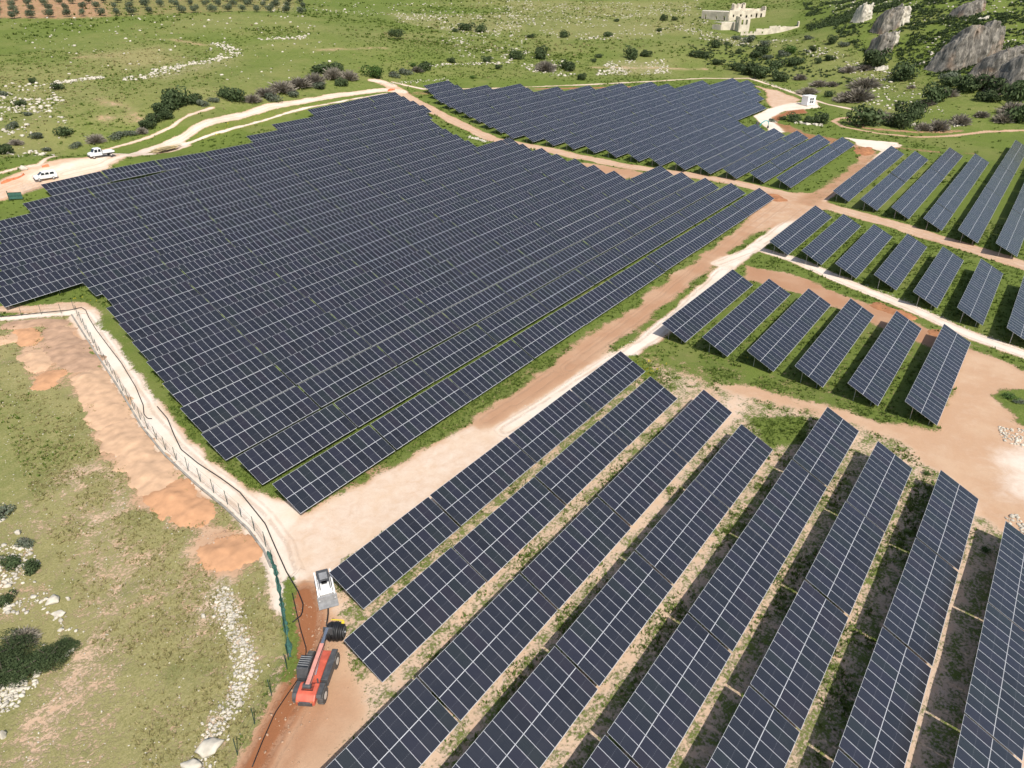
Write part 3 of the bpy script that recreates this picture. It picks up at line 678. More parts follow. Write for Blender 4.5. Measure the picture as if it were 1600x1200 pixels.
for k in range(22):
    yh = 56.6+7.3*k; x0, x1 = LX0[k], LX1[k]
    tot = int(round((x1-x0)/1.095)); stp = (x1-x0)/tot; cuts = list(range(0, tot, 13))+[tot]
    if len(cuts) > 2 and cuts[-1]-cuts[-2] < 4: cuts.pop(-2)
    for i in range(len(cuts)-1):
        n = cuts[i+1]-cuts[i]; a = x0+cuts[i]*stp; b = x0+cuts[i+1]*stp-GAP
        d = cam_depth(.5*(a+b), yh, tz(a, yh))
        solar_table(a, b, yh, n, 'dark solar table in the big field, %s row from the sandy lane, %s from left' % (ordw(k), ordw(i)), 'tables of the big dark field', detail=d < 122)
NX0 = [191.5, 192.3, 192, 191.8, 191.5, 191.4, 192.2, 191.9, 192, 191.8, 191.8, 191.4, 190.5, 194, 197.3, 201, 204.7, 207.7, 211.1, 214.9, 220.5, 225.5]
NX1 = [254.1, 253.8, 254.9, 253.9, 256, 258, 298, 316, 332, 345, 346, 329, 309, 308, 295, 280, 267, 256, 261, 248, 238, 241]
for k in range(22):
    row_of_tables(NX0[k], NX1[k], 56.6+7.3*k, 0, 'solar row in the far block behind the dirt road, %s counted from its right-hand edge' % ordw(k), 'rows of the far block')
# ------------------------------------------------------------------ scattered plants and stones (uncountable)
def tuft_mesh(name, X, Y, H, Wd, mat, blades=5, lean=.55):
    n = len(X); Z = SZ(X, Y)
    ang = rng.uniform(0, 2*np.pi, (n, blades)); rr = rng.uniform(0, .5, (n, blades))*Wd[:, None]
    bx = X[:, None]+rr*np.cos(ang); by = Y[:, None]+rr*np.sin(ang)
    hh = H[:, None]*rng.uniform(.55, 1.1, (n, blades)); ww = Wd[:, None]*rng.uniform(.28, .55, (n, blades))
    a2 = ang+rng.uniform(-.8, .8, (n, blades)); le = hh*lean*rng.uniform(.3, 1.5, (n, blades))
    px_, py_ = -np.sin(a2)*ww*.5, np.cos(a2)*ww*.5
    V = np.empty((n, blades, 3, 3))
    V[..., 0, 0] = bx+px_; V[..., 0, 1] = by+py_; V[..., 0, 2] = Z[:, None]-.03
    V[..., 1, 0] = bx-px_; V[..., 1, 1] = by-py_; V[..., 1, 2] = Z[:, None]-.03+hh*.25
    V[..., 2, 0] = bx+np.cos(a2)*le; V[..., 2, 1] = by+np.sin(a2)*le; V[..., 2, 2] = Z[:, None]+hh
    return np_mesh(name, V.reshape(-1, 3), np.arange(n*blades*3).reshape(-1, 3), mat)
def frustum_points(n, d0, d1):
    # points on the ground between two distances from the photographer, spread evenly over the area in view (with a margin)
    a = rng.uniform(-R(40), R(40), n); d = np.sqrt(rng.uniform(d0*d0, d1*d1, n))
    return d*np.cos(AZ-a), d*np.sin(AZ-a)
def veg_weight(x, y):
    c = grid_sample(A['cover'], x, y); nzz = fbm(x, y, 3.2, 77, 3)
    return np.clip((c+(nzz-.5)*1.5-.40)*2.2, 0, 1)
wx, wy, wh, ww_ = [], [], [], []
for n, d0, d1, h0, h1, w0, w1 in ((80000, 26, 95, .10, .36, .16, .44), (52000, 95, 190, .16, .42, .30, .70), (46000, 190, 420, .25, .70, .55, 1.4), (30000, 400, 760, .5, 1.2, 1.0, 2.6)):
    x, y = frustum_points(n, d0, d1); ok = rng.uniform(0, 1, n) < veg_weight(x, y)
    if d0 > 150: ok &= rng.uniform(0, 1, n) < np.clip((fbm(x, y, 46, 123, 3)-.40)*5.0, .06, 1)
    ok &= grid_sample((tid > 0).astype(float), x, y) < .35
    x, y = x[ok], y[ok]; k = rng.uniform(0, 1, len(x))**2
    wx.append(x); wy.append(y); wh.append(h0+(h1-h0)*k); ww_.append(w0+(w1-w0)*k)
wx, wy, wh, ww_ = map(np.concatenate, (wx, wy, wh, ww_))
wd = grid_sample(A['dry'], wx, wy)+(rng.uniform(0, 1, len(wx))-.5)*.5
wf = grid_sample(A['flower'], wx, wy)*np.clip(fbm(wx, wy, 6, 61, 3)*2.6-.8, 0, 1.5) > rng.uniform(.15, 1.4, len(wx))
sel = wf; tag(link('yellow_flowers', tuft_mesh('yellow_flowers', wx[sel], wy[sel], wh[sel]*.9, ww_[sel]*.8, M['flower'], 5)), 'yellow wild flowers dotted through the grass strips', 'flowers', kind='stuff')
sel = ~wf & (wd < .52); tag(link('weeds', tuft_mesh('weeds', wx[sel], wy[sel], wh[sel], ww_[sel], M['weed'], 6)), 'green weeds and grass between and around the panel rows', 'weeds', kind='stuff')
sel = ~wf & (wd >= .52); tag(link('dry_grass', tuft_mesh('dry_grass', wx[sel], wy[sel], wh[sel]*.8, ww_[sel]*.9, M['weed_dry'], 5)), 'dry olive coloured grass tufts on the meadows', 'grass', kind='stuff')

PHI = (1+5**.5)/2
ICO = np.array([(-1, PHI, 0), (1, PHI, 0), (-1, -PHI, 0), (1, -PHI, 0), (0, -1, PHI), (0, 1, PHI), (0, -1, -PHI), (0, 1, -PHI), (PHI, 0, -1), (PHI, 0, 1), (-PHI, 0, -1), (-PHI, 0, 1)])/math.sqrt(1+PHI*PHI)
ICF = np.array([(0, 11, 5), (0, 5, 1), (0, 1, 7), (0, 7, 10), (0, 10, 11), (1, 5, 9), (5, 11, 4), (11, 10, 2), (10, 7, 6), (7, 1, 8), (3, 9, 4), (3, 4, 2), (3, 2, 6), (3, 6, 8), (3, 8, 9), (4, 9, 5), (2, 4, 11), (6, 2, 10), (8, 6, 7), (9, 8, 1)])
def rocks_mesh(name, X, Y, S, mat, flat=.6):
    n = len(X); Z = SZ(X, Y)
    V = ICO[None]*rng.uniform(.65, 1.3, (n, 12, 1)); V = V*rng.uniform(.6, 1.25, (n, 1, 3)); V[..., 2] *= flat
    a = rng.uniform(0, 2*np.pi, n); ca_, sa_ = np.cos(a)[:, None], np.sin(a)[:, None]
    V = np.stack([V[..., 0]*ca_-V[..., 1]*sa_, V[..., 0]*sa_+V[..., 1]*ca_, V[..., 2]], -1)*S[:, None, None]
    V += np.stack([X, Y, Z+S*.18], -1)[:, None]
    F = (ICF[None]+12*np.arange(n)[:, None, None]).reshape(-1, 3)
    return np_mesh(name, V.reshape(-1, 3), F, mat)
def pts_poly(pts, n, clump=None):
    P = hits(pts)[:, :2]; lo, hi = P.min(0), P.max(0); out = np.zeros((0, 2))
    for _ in range(60):
        q = rng.uniform(lo, hi, (n*3, 2)); r = np.zeros(len(q), bool)
        for i in range(len(P)):
            (x0, y0), (x1, y1) = P[i], P[(i+1) % len(P)]; c = ((y0 > q[:, 1]) != (y1 > q[:, 1])); r ^= c & (q[:, 0] < (x1-x0)*(q[:, 1]-y0)/(y1-y0+1e-12)+x0)
        if clump: r &= fbm(q[:, 0], q[:, 1], clump, 91, 3) > rng.uniform(.38, .66, len(q))
        out = np.concatenate([out, q[r]])
        if len(out) >= n: break
    return out[:n]
def pts_line(pts, n, hw):
    P = hits(pts)[:, :2]; L = np.hypot(*(P[1:]-P[:-1]).T); c = np.concatenate([[0], np.cumsum(L)]); s = rng.uniform(0, c[-1], n); i = np.clip(np.searchsorted(c, s)-1, 0, len(L)-1)
    q = P[i]+(P[i+1]-P[i])*((s-c[i])/L[i])[:, None]; d = (P[i+1]-P[i])/L[i][:, None]
    return q+np.stack([-d[:, 1], d[:, 0]], 1)*(rng.normal(0, .5, n)*hw)[:, None]
def rock_field(name, label, Q, s0, s1, mat=None, cat='rocks', flat=.6):
    S = s0+(s1-s0)*rng.uniform(0, 1, len(Q))**2.5
    tag(link(name, rocks_mesh(name, Q[:, 0], Q[:, 1], S, mat or M['limestone'], flat)), label, cat, kind='stuff')
rock_field('rubble', 'band of white limestone rubble beside the fence at the bottom', np.concatenate([pts_line([(345, 920), (358, 960), (372, 1000), (385, 1040), (378, 1075), (352, 1110), (335, 1140), (322, 1168)], 1500, 1.0), pts_line([(300, 1195), (318, 1230)], 300, 1.0)]), .03, .20)
rock_field('rubble', 'white stones among the scrub at the left edge', np.concatenate([pts_poly([(-20, 770), (30, 800), (62, 880), (75, 930), (40, 960), (-20, 960)], 420, 3), pts_poly([(-20, 1070), (60, 1040), (120, 1010), (70, 1060), (20, 1110), (-20, 1130)], 420, 2), pts_line([(60, 930), (110, 985), (90, 1010)], 40, 1.0)]), .05, .32)
rock_field('soil_clods', 'clods of dug soil lying on and around the windrow', np.concatenate([pts_line([(92, 515), (128, 568), (160, 625), (185, 672), (215, 715), (262, 772), (300, 800), (345, 862), (372, 872)], 1500, 2.0), pts_line([(20, 508), (62, 572), (72, 600)], 350, 1.8), pts_line([(470, 940), (500, 1000), (470, 1100), (420, 1190)], 260, 2.2)]), .03, .15, M['soil_brown'], 'soil')
rock_field('loose_stones', 'small pale stones strewn over the lower meadow', pts_poly([(0, 560), (110, 640), (300, 820), (420, 900), (440, 1000), (360, 1200), (0, 1200)], 1300), .025, .10)
rock_field('loose_stones', 'pale stones heaped at the turning area', np.concatenate([pts_poly([(1555, 665), (1600, 672), (1600, 700), (1570, 690)], 160), pts_line([(1575, 805), (1600, 825), (1625, 850)], 120, .8)]), .06, .26)
rock_field('loose_stones', 'white stones lining the pale cross lane', np.concatenate([pts_line([(1200, 385), (1300, 425), (1420, 472), (1520, 517), (1620, 553)], 500, .7), pts_line([(800, 655), (930, 568), (1020, 518), (1090, 452)], 300, .6)]), .04, .12)
slope = [pts_poly([(790, 0), (1090, 0), (1110, 40), (1000, 62), (870, 64), (790, 30)], 1500, 14), pts_poly([(600, 20), (800, 20), (830, 50), (700, 52), (620, 35)], 600, 12), pts_poly([(950, 95), (1055, 92), (1050, 115), (930, 118)], 420, 8), pts_poly([(800, 75), (905, 95), (905, 118), (850, 120), (780, 90)], 300, 8),
         pts_poly([(0, 130), (95, 125), (105, 190), (60, 245), (0, 240)], 460, 7), pts_line([(195, 126), (240, 118), (260, 108), (300, 100), (345, 92), (375, 82)], 420, 4.6), pts_line([(85, 130), (120, 126), (160, 120)], 200, 2.6), pts_line([(330, 68), (350, 72), (365, 80)], 160, 4), pts_line([(405, 62), (440, 60), (480, 58)], 130, 3), pts_line([(655, 105), (720, 100), (800, 98)], 160, 2.5),
         pts_poly([(680, 40), (830, 50), (800, 100), (700, 100)], 330, 12), pts_poly([(1060, 40), (1180, 62), (1330, 90), (1400, 130), (1340, 122), (1240, 78), (1080, 60)], 620, 9), pts_poly([(1340, 100), (1420, 120), (1480, 180), (1340, 170)], 260, 8), pts_line([(1350, 178), (1400, 190), (1460, 203), (1500, 195)], 200, 2.0),
         pts_poly([(1280, 0), (1600, 0), (1600, 60), (1440, 40), (1330, 30)], 700, 10), pts_poly([(1430, 60), (1600, 60), (1600, 120), (1480, 110)], 260, 9), pts_line([(1425, 105), (1445, 97), (1460, 90)], 40, 1.2), pts_poly([(400, 0), (800, 0), (800, 20), (420, 20)], 420, 14), pts_line([(1240, 192), (1290, 197)], 60, 1.5), pts_poly([(0, 30), (480, 26), (560, 110), (380, 130), (100, 120)], 330)]
rock_field('slope_rocks', 'white limestone rocks scattered over the far slopes', np.concatenate(slope), .12, .85)
rock_field('roadside_stones', 'pale stones along the far dirt roads', np.concatenate([pts_line([(592, 132), (640, 128), (700, 124)], 120, 2.0), pts_line([(730, 214), (748, 218), (760, 222)], 120, 1.0), pts_line([(1180, 122), (1260, 150)], 60, 1.0)]), .12, .5)

# ------------------------------------------------------------------ shrubs and trees
def leaf_ball(name, mat, n, size, seed, flat=.8, thin=1.0, lobes=7, up=.15, fill=.3):
    g = np.random.default_rng(seed)
    C = np.stack([g.uniform(-.55, .55, lobes), g.uniform(-.55, .55, lobes), g.uniform(.25, .75, lobes)*flat*1.1], 1); Rr = g.uniform(.32, .58, lobes); C[0] = (0, 0, .45*flat); Rr[0] = .6
    k = g.integers(0, lobes, n); d = g.normal(size=(n, 3)); d[:, 2] += up; d /= np.linalg.norm(d, axis=1)[:, None]
    rad = Rr[k]*(1-fill*g.uniform(0, 1, n)**1.5)
    P = C[k]+d*rad[:, None]*np.array([1, 1, flat]); P[:, 2] = np.abs(P[:, 2])+.02
    nrm = d+g.normal(0, .55, (n, 3)); nrm /= np.linalg.norm(nrm, axis=1)[:, None]
    t = np.cross(nrm, g.normal(size=(n, 3))); t /= np.linalg.norm(t, axis=1)[:, None]; b = np.cross(nrm, t)
    s = size*g.uniform(.6, 1.4, n)[:, None]
    V = np.stack([P-t*s, P+b*s*.6*thin, P+t*s, P-b*s*.6*thin], 1)
    return np_mesh(name, V.reshape(-1, 3), np.arange(4*n).reshape(-1, 4), mat)
def twig_ball(name, mat, n, seed, flat=.8):
    g = np.random.default_rng(seed); d = g.normal(size=(n, 3)); d[:, 2] = np.abs(d[:, 2])+.1; d /= np.linalg.norm(d, axis=1)[:, None]
    r1 = g.uniform(.55, 1.0, n)[:, None]; r0 = r1*g.uniform(.35, .7, n)[:, None]; sc = np.array([1, 1, flat])
    j = g.normal(0, .12, (n, 3)); a = d*r0*sc+j*.7; b = (d*r1+j)*sc; a[:, 2] = np.abs(a[:, 2]); b[:, 2] = np.abs(b[:, 2])
    s = np.cross(d, g.normal(size=(n, 3))); s /= np.linalg.norm(s, axis=1)[:, None]; s *= g.uniform(.015, .045, n)[:, None]
    V = np.stack([a-s, a+s, b+s*.4, b-s*.4], 1); return np_mesh(name, V.reshape(-1, 3), np.arange(4*n).reshape(-1, 4), mat)
def stem_mesh(h, r, lean, seed, forks=4):
    g = random.Random(seed); b = MB()
    b.tube([(0, 0, -.15), (lean*.3, 0, h*.45), (lean, .05, h)], [r, r*.8, r*.6], 6)
    for k in range(forks):
        a = g.uniform(0, 6.28); b.tube([(lean*.5, 0, h*g.uniform(.5, .9)), (lean*.5+.25*math.cos(a), .25*math.sin(a), h*1.25), (lean*.5+.45*math.cos(a), .45*math.sin(a), h*1.6)], [r*.5, r*.4, r*.18], 5)
    return b.mesh('stem', M['bark'])
SHR = {'g': [leaf_ball('foliage', M['leaf_dark'], 850, .085, s, .78) for s in (1, 2, 3, 4, 41, 42, 43)], 'o': [leaf_ball('foliage', M['leaf_bright'], 850, .085, s, .85) for s in (5, 6)],
       'y': [twig_ball('twigs', M['twig_grey'], 1100, s, .72) for s in (7, 8, 9)], 's': [leaf_ball('foliage', M['leaf_sage'], 600, .08, s, .6) for s in (10, 11)]}
STEM = [stem_mesh(.35, .05, .04, s) for s in (1, 2)]
KIND = {'g': 'dark green shrub', 'o': 'fresh green shrub', 'y': 'grey leafless shrub', 's': 'grey-green low shrub'}
def shrub(px, py, wpx, kind, label, group, zs=1.0):
    q = ghit(px, py); d = cam_depth(*q); r = .6*wpx*d/FPX
    root = empty('shrub', (q[0], q[1], q[2]-.05*r), random.uniform(0, 6.28)); tag(root, label, 'shrub', group)
    me = random.choice(SHR[kind]); s = r*1.02
    link('twigs' if kind == 'y' else 'foliage', me, root, (0, 0, 0), (0, 0, 0), (s*random.uniform(.85, 1.15), s*random.uniform(.75, 1.1), s*zs*random.uniform(.7, 1.2)))
    link('stem', random.choice(STEM), root, (0, 0, 0), (0, 0, 0), (s, s, s))
zones = {
 'in the thicket left of the big field': [(228, 200, 26, 'g'), (240, 190, 30, 'g'), (252, 178, 32, 'g'), (268, 170, 34, 'g'), (278, 165, 40, 'g'), (298, 162, 32, 'g'), (262, 185, 26, 'g'), (318, 166, 20, 's'), (335, 160, 18, 's'), (352, 150, 22, 'g'), (366, 156, 36, 'g'), (205, 212, 22, 's'), (182, 216, 24, 's'), (150, 222, 26, 'y'), (222, 208, 20, 'y')],
 'in the grey scrub above the top-left road': [(395, 158, 26, 'y'), (415, 150, 34, 'y'), (440, 142, 40, 'y'), (468, 134, 42, 'y'), (492, 130, 36, 'y'), (505, 114, 36, 'g'), (520, 122, 34, 'y'), (528, 112, 26, 'g'), (545, 124, 30, 'y'), (460, 150, 26, 's'), (500, 138, 26, 's'), (425, 158, 24, 's'), (535, 134, 20, 'g'), (502, 137, 12, 'o')],
 'near the junction of the upper roads': [(584, 121, 28, 'o'), (614, 120, 24, 's'), (634, 117, 26, 's'), (662, 111, 26, 'g'), (645, 104, 12, 'o'), (652, 112, 20, 'y')],
 'on the stony slope behind the far block': [(706, 98, 16, 'g'), (760, 97, 16, 'g'), (779, 108, 12, 'g'), (739, 123, 9, 'o'), (727, 47, 24, 'g'), (752, 50, 20, 'g'), (711, 50, 12, 'g'), (830, 59, 12, 'g'), (882, 58, 16, 'g'), (951, 57, 16, 'g'), (808, 93, 24, 'g'), (845, 92, 28, 'g'), (888, 109, 28, 'g'), (852, 110, 40, 'y'), (907, 125, 17, 'g'), (936, 90, 14, 'g'), (928, 97, 9, 'g'), (987, 92, 26, 'g'), (1008, 88, 22, 'g'), (1036, 32, 14, 'g'), (1054, 32, 11, 'g'), (1030, 49, 14, 'g'), (963, 34, 10, 'g')],
 'below the ruined farmhouse': [(1095, 90, 30, 'g'), (1122, 101, 22, 'g'), (1119, 75, 20, 'g'), (1136, 70, 10, 'g'), (1154, 83, 11, 'g'), (1178, 90, 24, 'g'), (1190, 85, 24, 'g'), (1152, 110, 28, 'g'), (1170, 117, 30, 'g'), (1192, 121, 36, 'g'), (1213, 107, 32, 'g'), (1242, 102, 28, 'g'), (1233, 84, 18, 'o'), (1200, 92, 20, 's'), (1222, 88, 22, 's'), (1262, 62, 16, 's'), (1150, 62, 18, 's'), (1170, 66, 22, 's'), (1195, 72, 24, 's')],
 'around the white cabin': [(1218, 127, 26, 'g'), (1250, 124, 22, 'y'), (1262, 146, 30, 'y'), (1296, 151, 19, 'g'), (1280, 134, 26, 'y'), (1300, 134, 20, 'y'), (1222, 187, 16, 'g'), (1240, 190, 22, 'g'), (1266, 193, 24, 'g'), (1283, 192, 26, 'g'), (1205, 190, 14, 's')],
 'on the slope below the crags': [(1278, 99, 14, 'g'), (1270, 80, 12, 'g'), (1296, 94, 18, 'g'), (1325, 112, 22, 'y'), (1362, 104, 42, 'g'), (1352, 108, 22, 'y'), (1405, 126, 44, 'g'), (1300, 68, 20, 'g'), (1318, 73, 16, 's'), (1340, 156, 50, 'y'), (1352, 136, 44, 'y'), (1322, 158, 34, 'y'), (1395, 58, 14, 'g'), (1424, 138, 14, 'y')],
 'inside the bend of the ochre track': [(1350, 196, 58, 'g'), (1372, 186, 44, 'y'), (1420, 184, 48, 'g'), (1410, 200, 42, 'g'), (1442, 202, 26, 'y'), (1466, 202, 34, 'y'), (1500, 194, 32, 'y'), (1392, 196, 24, 's')],
 'in the dark brush under the crags': [(1460, 160, 44, 'g'), (1446, 164, 26, 'y'), (1490, 134, 40, 'g'), (1512, 142, 48, 'g'), (1535, 136, 54, 'y'), (1560, 146, 58, 'g'), (1592, 156, 60, 'g'), (1598, 190, 44, 'g'), (1566, 190, 30, 'y'), (1480, 128, 30, 's'), (1534, 182, 24, 'y'), (1580, 176, 40, 'y'), (1480, 150, 30, 'y'), (1545, 158, 34, 'g')],
 'among the stones at the left edge of the slope': [(30, 165, 20, 'g'), (60, 216, 22, 's'), (8, 240, 26, 'g'), (100, 212, 24, 'g'), (118, 230, 20, 's'), (75, 236, 18, 's'), (20, 200, 22, 's'), (45, 180, 16, 's'), (25, 225, 24, 'y'), (50, 130, 14, 'g'), (90, 140, 18, 'g'), (8, 150, 18, 's')],
}
for zn, lst in zones.items():
    for kd in 'goys':
        sub = sorted([s for s in lst if s[3] == kd])
        for i, (px, py, w, k_) in enumerate(sub):
            lab = ('only %s %s' % (KIND[kd], zn)) if len(sub) == 1 else '%s %s from left %s' % (ordw(i), KIND[kd], zn)
            shrub(px, py, w, kd, lab, 'shrubs '+zn)
# thicket at the bottom left, seen close: finer leaves
BIG = [leaf_ball('foliage', M['leaf_dark'], 5200, .034, s, .62, .8, 11) for s in (31, 32)]
for i, (px, py, w) in enumerate([(8, 1060, 92), (42, 1050, 84), (78, 1030, 70), (104, 1010, 44), (20, 1020, 80)]):
    q = ghit(px, py); r = .5*w*cam_depth(*q)/FPX
    root = empty('shrub', (q[0], q[1], q[2]-.05), random.uniform(0, 6)); tag(root, '%s dense evergreen shrub from left in the thicket near the bottom left corner' % ordw([0, 2, 3, 4, 1][i]), 'shrub', 'thicket at the bottom left')
    link('foliage', BIG[i % 2], root, (0, 0, 0), (0, 0, 0), (r, r, r*.75)); link('stem', STEM[0], root, (0, 0, 0), (0, 0, 0), (r, r, r))
for i, (px, py, w, kd) in enumerate([(38, 998, 46, 'y'), (6, 806, 40, 's'), (18, 880, 34, 'g'), (52, 890, 30, 'g'), (40, 850, 30, 's'), (8, 940, 34, 'g')]):
    shrub(px, py, w, kd, ['grey leafless shrub on top of the bottom-left thicket', 'grey-green shrub at the left edge above the rocks', 'dark green shrub nearest the left edge among the white stones', 'dark green shrub beside the pale stones at left', 'grey-green shrub among white stones at left', 'dark green shrub just above the bottom-left thicket'][i], 'scrub at the left edge', .7)
for i, (px, py, w, kd) in enumerate([(1578, 622, 22, 'o'), (1594, 630, 20, 's'), (1448, 742, 12, 'o'), (1540, 862, 13, 'o')]):
    shrub(px, py, w, kd, ['fresh green bush at the edge of the turning area', 'grey-green bush at the right edge beside the turning area', 'small green bush at the far end of the seventh front row', 'small green weed clump in the shade of the last front row'][i], 'bushes by the turning area', .7)
# single round tree on the meadow and the olive grove
CROWN = [leaf_ball('crown', M['leaf_olive'], 900, .075, s, .95, 1, 8, .1, .45) for s in (21, 22, 23, 24)]
DARKC = leaf_ball('crown', M['leaf_dark'], 1500, .06, 25, .8, 1, 9)
TRUNK = [stem_mesh(.62, .075, .08, s, 5) for s in (5, 6)]
q = ghit(622, 62); root = empty('round_tree', tuple(q)); tag(root, 'lone round dark tree standing on the green meadow at the top', 'tree')
link('crown', DARKC, root, (0, 0, 1.0), (0, 0, 0), (4.9, 4.9, 4.5)); link('trunk', TRUNK[0], root, (0, 0, 0), (0, 0, 0), (2.4, 2.4, 2.6))
for rw, (pya, pyb) in enumerate([(30.5, 22), (20, 13.5), (11.5, 6), (3.5, -2), (-4, -9)]):
    g0, g1 = ghit(-6, pya), ghit(470, pyb); Lg = np.hypot(*(g1-g0)[:2]); ncol = int(Lg/7.6)
    for cidx in range(ncol+1):
        p = g0[:2]+(g1-g0)[:2]*((cidx+(.0 if rw % 2 == 0 else .1))/ncol)+np.array([random.uniform(-.7, .7), random.uniform(-.7, .7)]); z = sz(p[0], p[1])
        if random.random() < .04: continue
        root = empty('olive_tree', (p[0], p[1], z), random.uniform(0, 6.28)); tag(root, 'olive tree in the far grove, %s row from the meadow, %s from left' % (ordw(rw), ordw(cidx)), 'olive tree', 'olive grove')
        s = random.uniform(2.4, 3.3); link('crown', random.choice(CROWN), root, (0, 0, .7), (0, 0, 0), (s, s, s)); link('trunk', random.choice(TRUNK), root, (0, 0, 0), (0, 0, 0), (2, 2, 2.4))

# ------------------------------------------------------------------ crags
def outcrop(px, py, w, h, dpt, label, seed, mat='cliff', cols=0, yaw=.35):
    # a broken rock face that rises from the slope and runs back into it
    q = ghit(px, py); nu, nt_ = max(18, int(w*3.2)), 46; s = np.linspace(0, 1, nu)[:, None]*np.ones((1, nt_)); t = np.ones((nu, 1))*np.linspace(0, 1, nt_)[None]
    ed = np.clip(np.minimum(s, 1-s)*4.5, .02, 1); env = ed*ed*(3-2*ed)*.85+.15*ed; u = (s-.5)*w
    H = .8*h*env*(.70+.55*fbm(s*w*.5+seed*9, s*0+seed, 1.6, seed, 4))
    up = np.clip(t/.6, 0, 1); bk = np.clip((t-.6)/.4, 0, 1)
    z = H*(up**.85)-H*.35*bk**1.5; v = -.5*dpt*env*(1-.30*up**2)+bk*dpt*1.1
    rg = 1-np.abs(fbm(u*.55+seed*3, z*.16+v*.1, 1.5, seed+4, 5)-.5)*4          # ribs and clefts
    v = v+(rg-.4)*-1.5*np.clip(env*1.4, 0, 1)*np.clip(1.2-bk, .3, 1)+(fbm(u*1.7, z*1.2+seed, 1.1, seed+7, 3)-.5)*1.1
    z = z+(fbm(u*.9+seed, v*.8+t*6, 1.2, seed+9, 4)-.5)*2.0*up*env; u = u+(fbm(z*.9+seed, v*.7, 1.3, seed+11, 3)-.5)*1.2
    cy_, sy_ = math.cos(yaw), math.sin(yaw); uu = u*cy_-v*sy_; vv = u*sy_+v*cy_
    X = q[0]+rgt[0]*uu+fwh[0]*vv; Y = q[1]+rgt[1]*uu+fwh[1]*vv; G = SZ(X.ravel(), Y.ravel()).reshape(X.shape); foot = G[:, :1]
    Z = np.where(t < .02, foot-2.5, np.where(bk > .95, np.minimum(foot+z, G-1.0), foot-.9+z))
    ii_ = np.arange(u.size).reshape(u.shape); F = np.stack([ii_[:-1, :-1], ii_[1:, :-1], ii_[1:, 1:], ii_[:-1, 1:]], -1).reshape(-1, 4)
    o = link('rock_outcrop', np_mesh('rock_outcrop', np.stack([X.ravel()-q[0], Y.ravel()-q[1], Z.ravel()-q[2]], 1), F, M[mat]), None, tuple(q)); tag(o, label, 'rock', 'crags on the right hill'); return o
outcrop(1515, 96, 34, 20, 9, 'big grey crag with ledges on the hill at the upper right', 3, cols=16)
outcrop(1566, 112, 22, 14, 8, 'lower grey crag leaning against the right side of the big crag', 7, cols=9)
outcrop(1388, 46, 14, 14, 6, 'tall dark crag near the top edge above the cabin slope', 12, cols=6)
outcrop(1348, 32, 9, 12, 5, 'narrow pale crag left of the tall dark crag', 15, 'limestone', 5)
outcrop(1394, 70, 4, 9, 3, 'single upright pale pinnacle on the green flank', 18, 'limestone', 2)
outcrop(1377, 82, 11, 13, 6, 'dark rock for the shaded side of the pale pinnacle, just left of it', 22, cols=5)  # the pinnacle's shaded side, put in as its own darker rock
outcrop(1406, 38, 9, 11, 5, 'pale ribbed crag right of the tall dark crag', 25, 'limestone', 5)
outcrop(1515, 20, 16, 8, 7, 'grey crag at the top edge above the big crag', 28, cols=7)
outcrop(1596, 142, 22, 17, 9, 'dark crag cut by the right edge of the picture', 31, cols=8)
outcrop(1376, 108, 6, 2.6, 4, 'low pale boulder below the dark shrubs on the slope', 35, 'limestone', 4)
outcrop(1536, 30, 5, 2.5, 4, 'pale boulder on top of the big crag', 38, 'limestone', 3)
hs_ = np.concatenate([pts_poly([(1255, 5), (1600, -20), (1620, 130), (1480, 128), (1400, 90), (1330, 78), (1260, 45)], 5200, 11), pts_poly([(1060, 58), (1230, 70), (1330, 110), (1330, 150), (1240, 120), (1100, 100)], 420, 9)])
tag(link('hillside_scrub', tuft_mesh('hillside_scrub', hs_[:, 0], hs_[:, 1], rng.uniform(.3, 1.3, len(hs_)), rng.uniform(.7, 2.2, len(hs_)), M['leaf_dark'], 14, .5)), 'low dark scrub covering the steep hillside at the upper right', 'scrub', kind='stuff')
for i, (px, py, w, h) in enumerate([(37, 265, 2.4, 1.2), (83, 940, 1.3, .5), (93, 960, 1.6, .4), (107, 937, .7, .4), (29, 833, .9, .5), (328, 1166, 1.9, .5), (300, 1200, 1.6, .6), (319, 965, .6, .5), (5, 1150, 1.1, .6), (375, 1102, .6, .4), (58, 880, 1.0, .5)]):
    q = ghit(px, py); b = rocks_mesh('boulder', np.zeros(1), np.zeros(1), np.ones(1), M['limestone'], .8)
    bm = bmesh.new(); bm.from_mesh(b); bmesh.ops.subdivide_edges(bm, edges=bm.edges[:], cuts=2, use_grid_fill=True)
    zc = sum(v.co.z for v in bm.verts)/len(bm.verts)
    for v in bm.verts: v.co.z -= zc; v.co += Vector((random.uniform(-.06, .06), random.uniform(-.06, .06), random.uniform(-.06, .06)))
    bm.to_mesh(b); bm.free()
    tag(link('boulder', b, None, (q[0], q[1], q[2]+h*.25), (0, 0, random.uniform(0, 6)), (w/2, w/2*.75, h)), ['white boulder beside the road left of the parked van', 'pinkish boulder at the right of the stony scrub, leftmost side', 'flat pale boulder just above the bottom-left thicket', 'small white boulder right of the pinkish one', 'white boulder near the left edge under the grey-green shrub', 'flat pink boulder at the lower end of the rubble band', 'pale boulder at the bottom edge below the rubble band', 'white boulder left of the upper rubble band', 'white boulder at the left edge near the bottom corner', 'white boulder right of the lower rubble band', 'pink boulder among the stones at the left edge'][i], 'boulder')
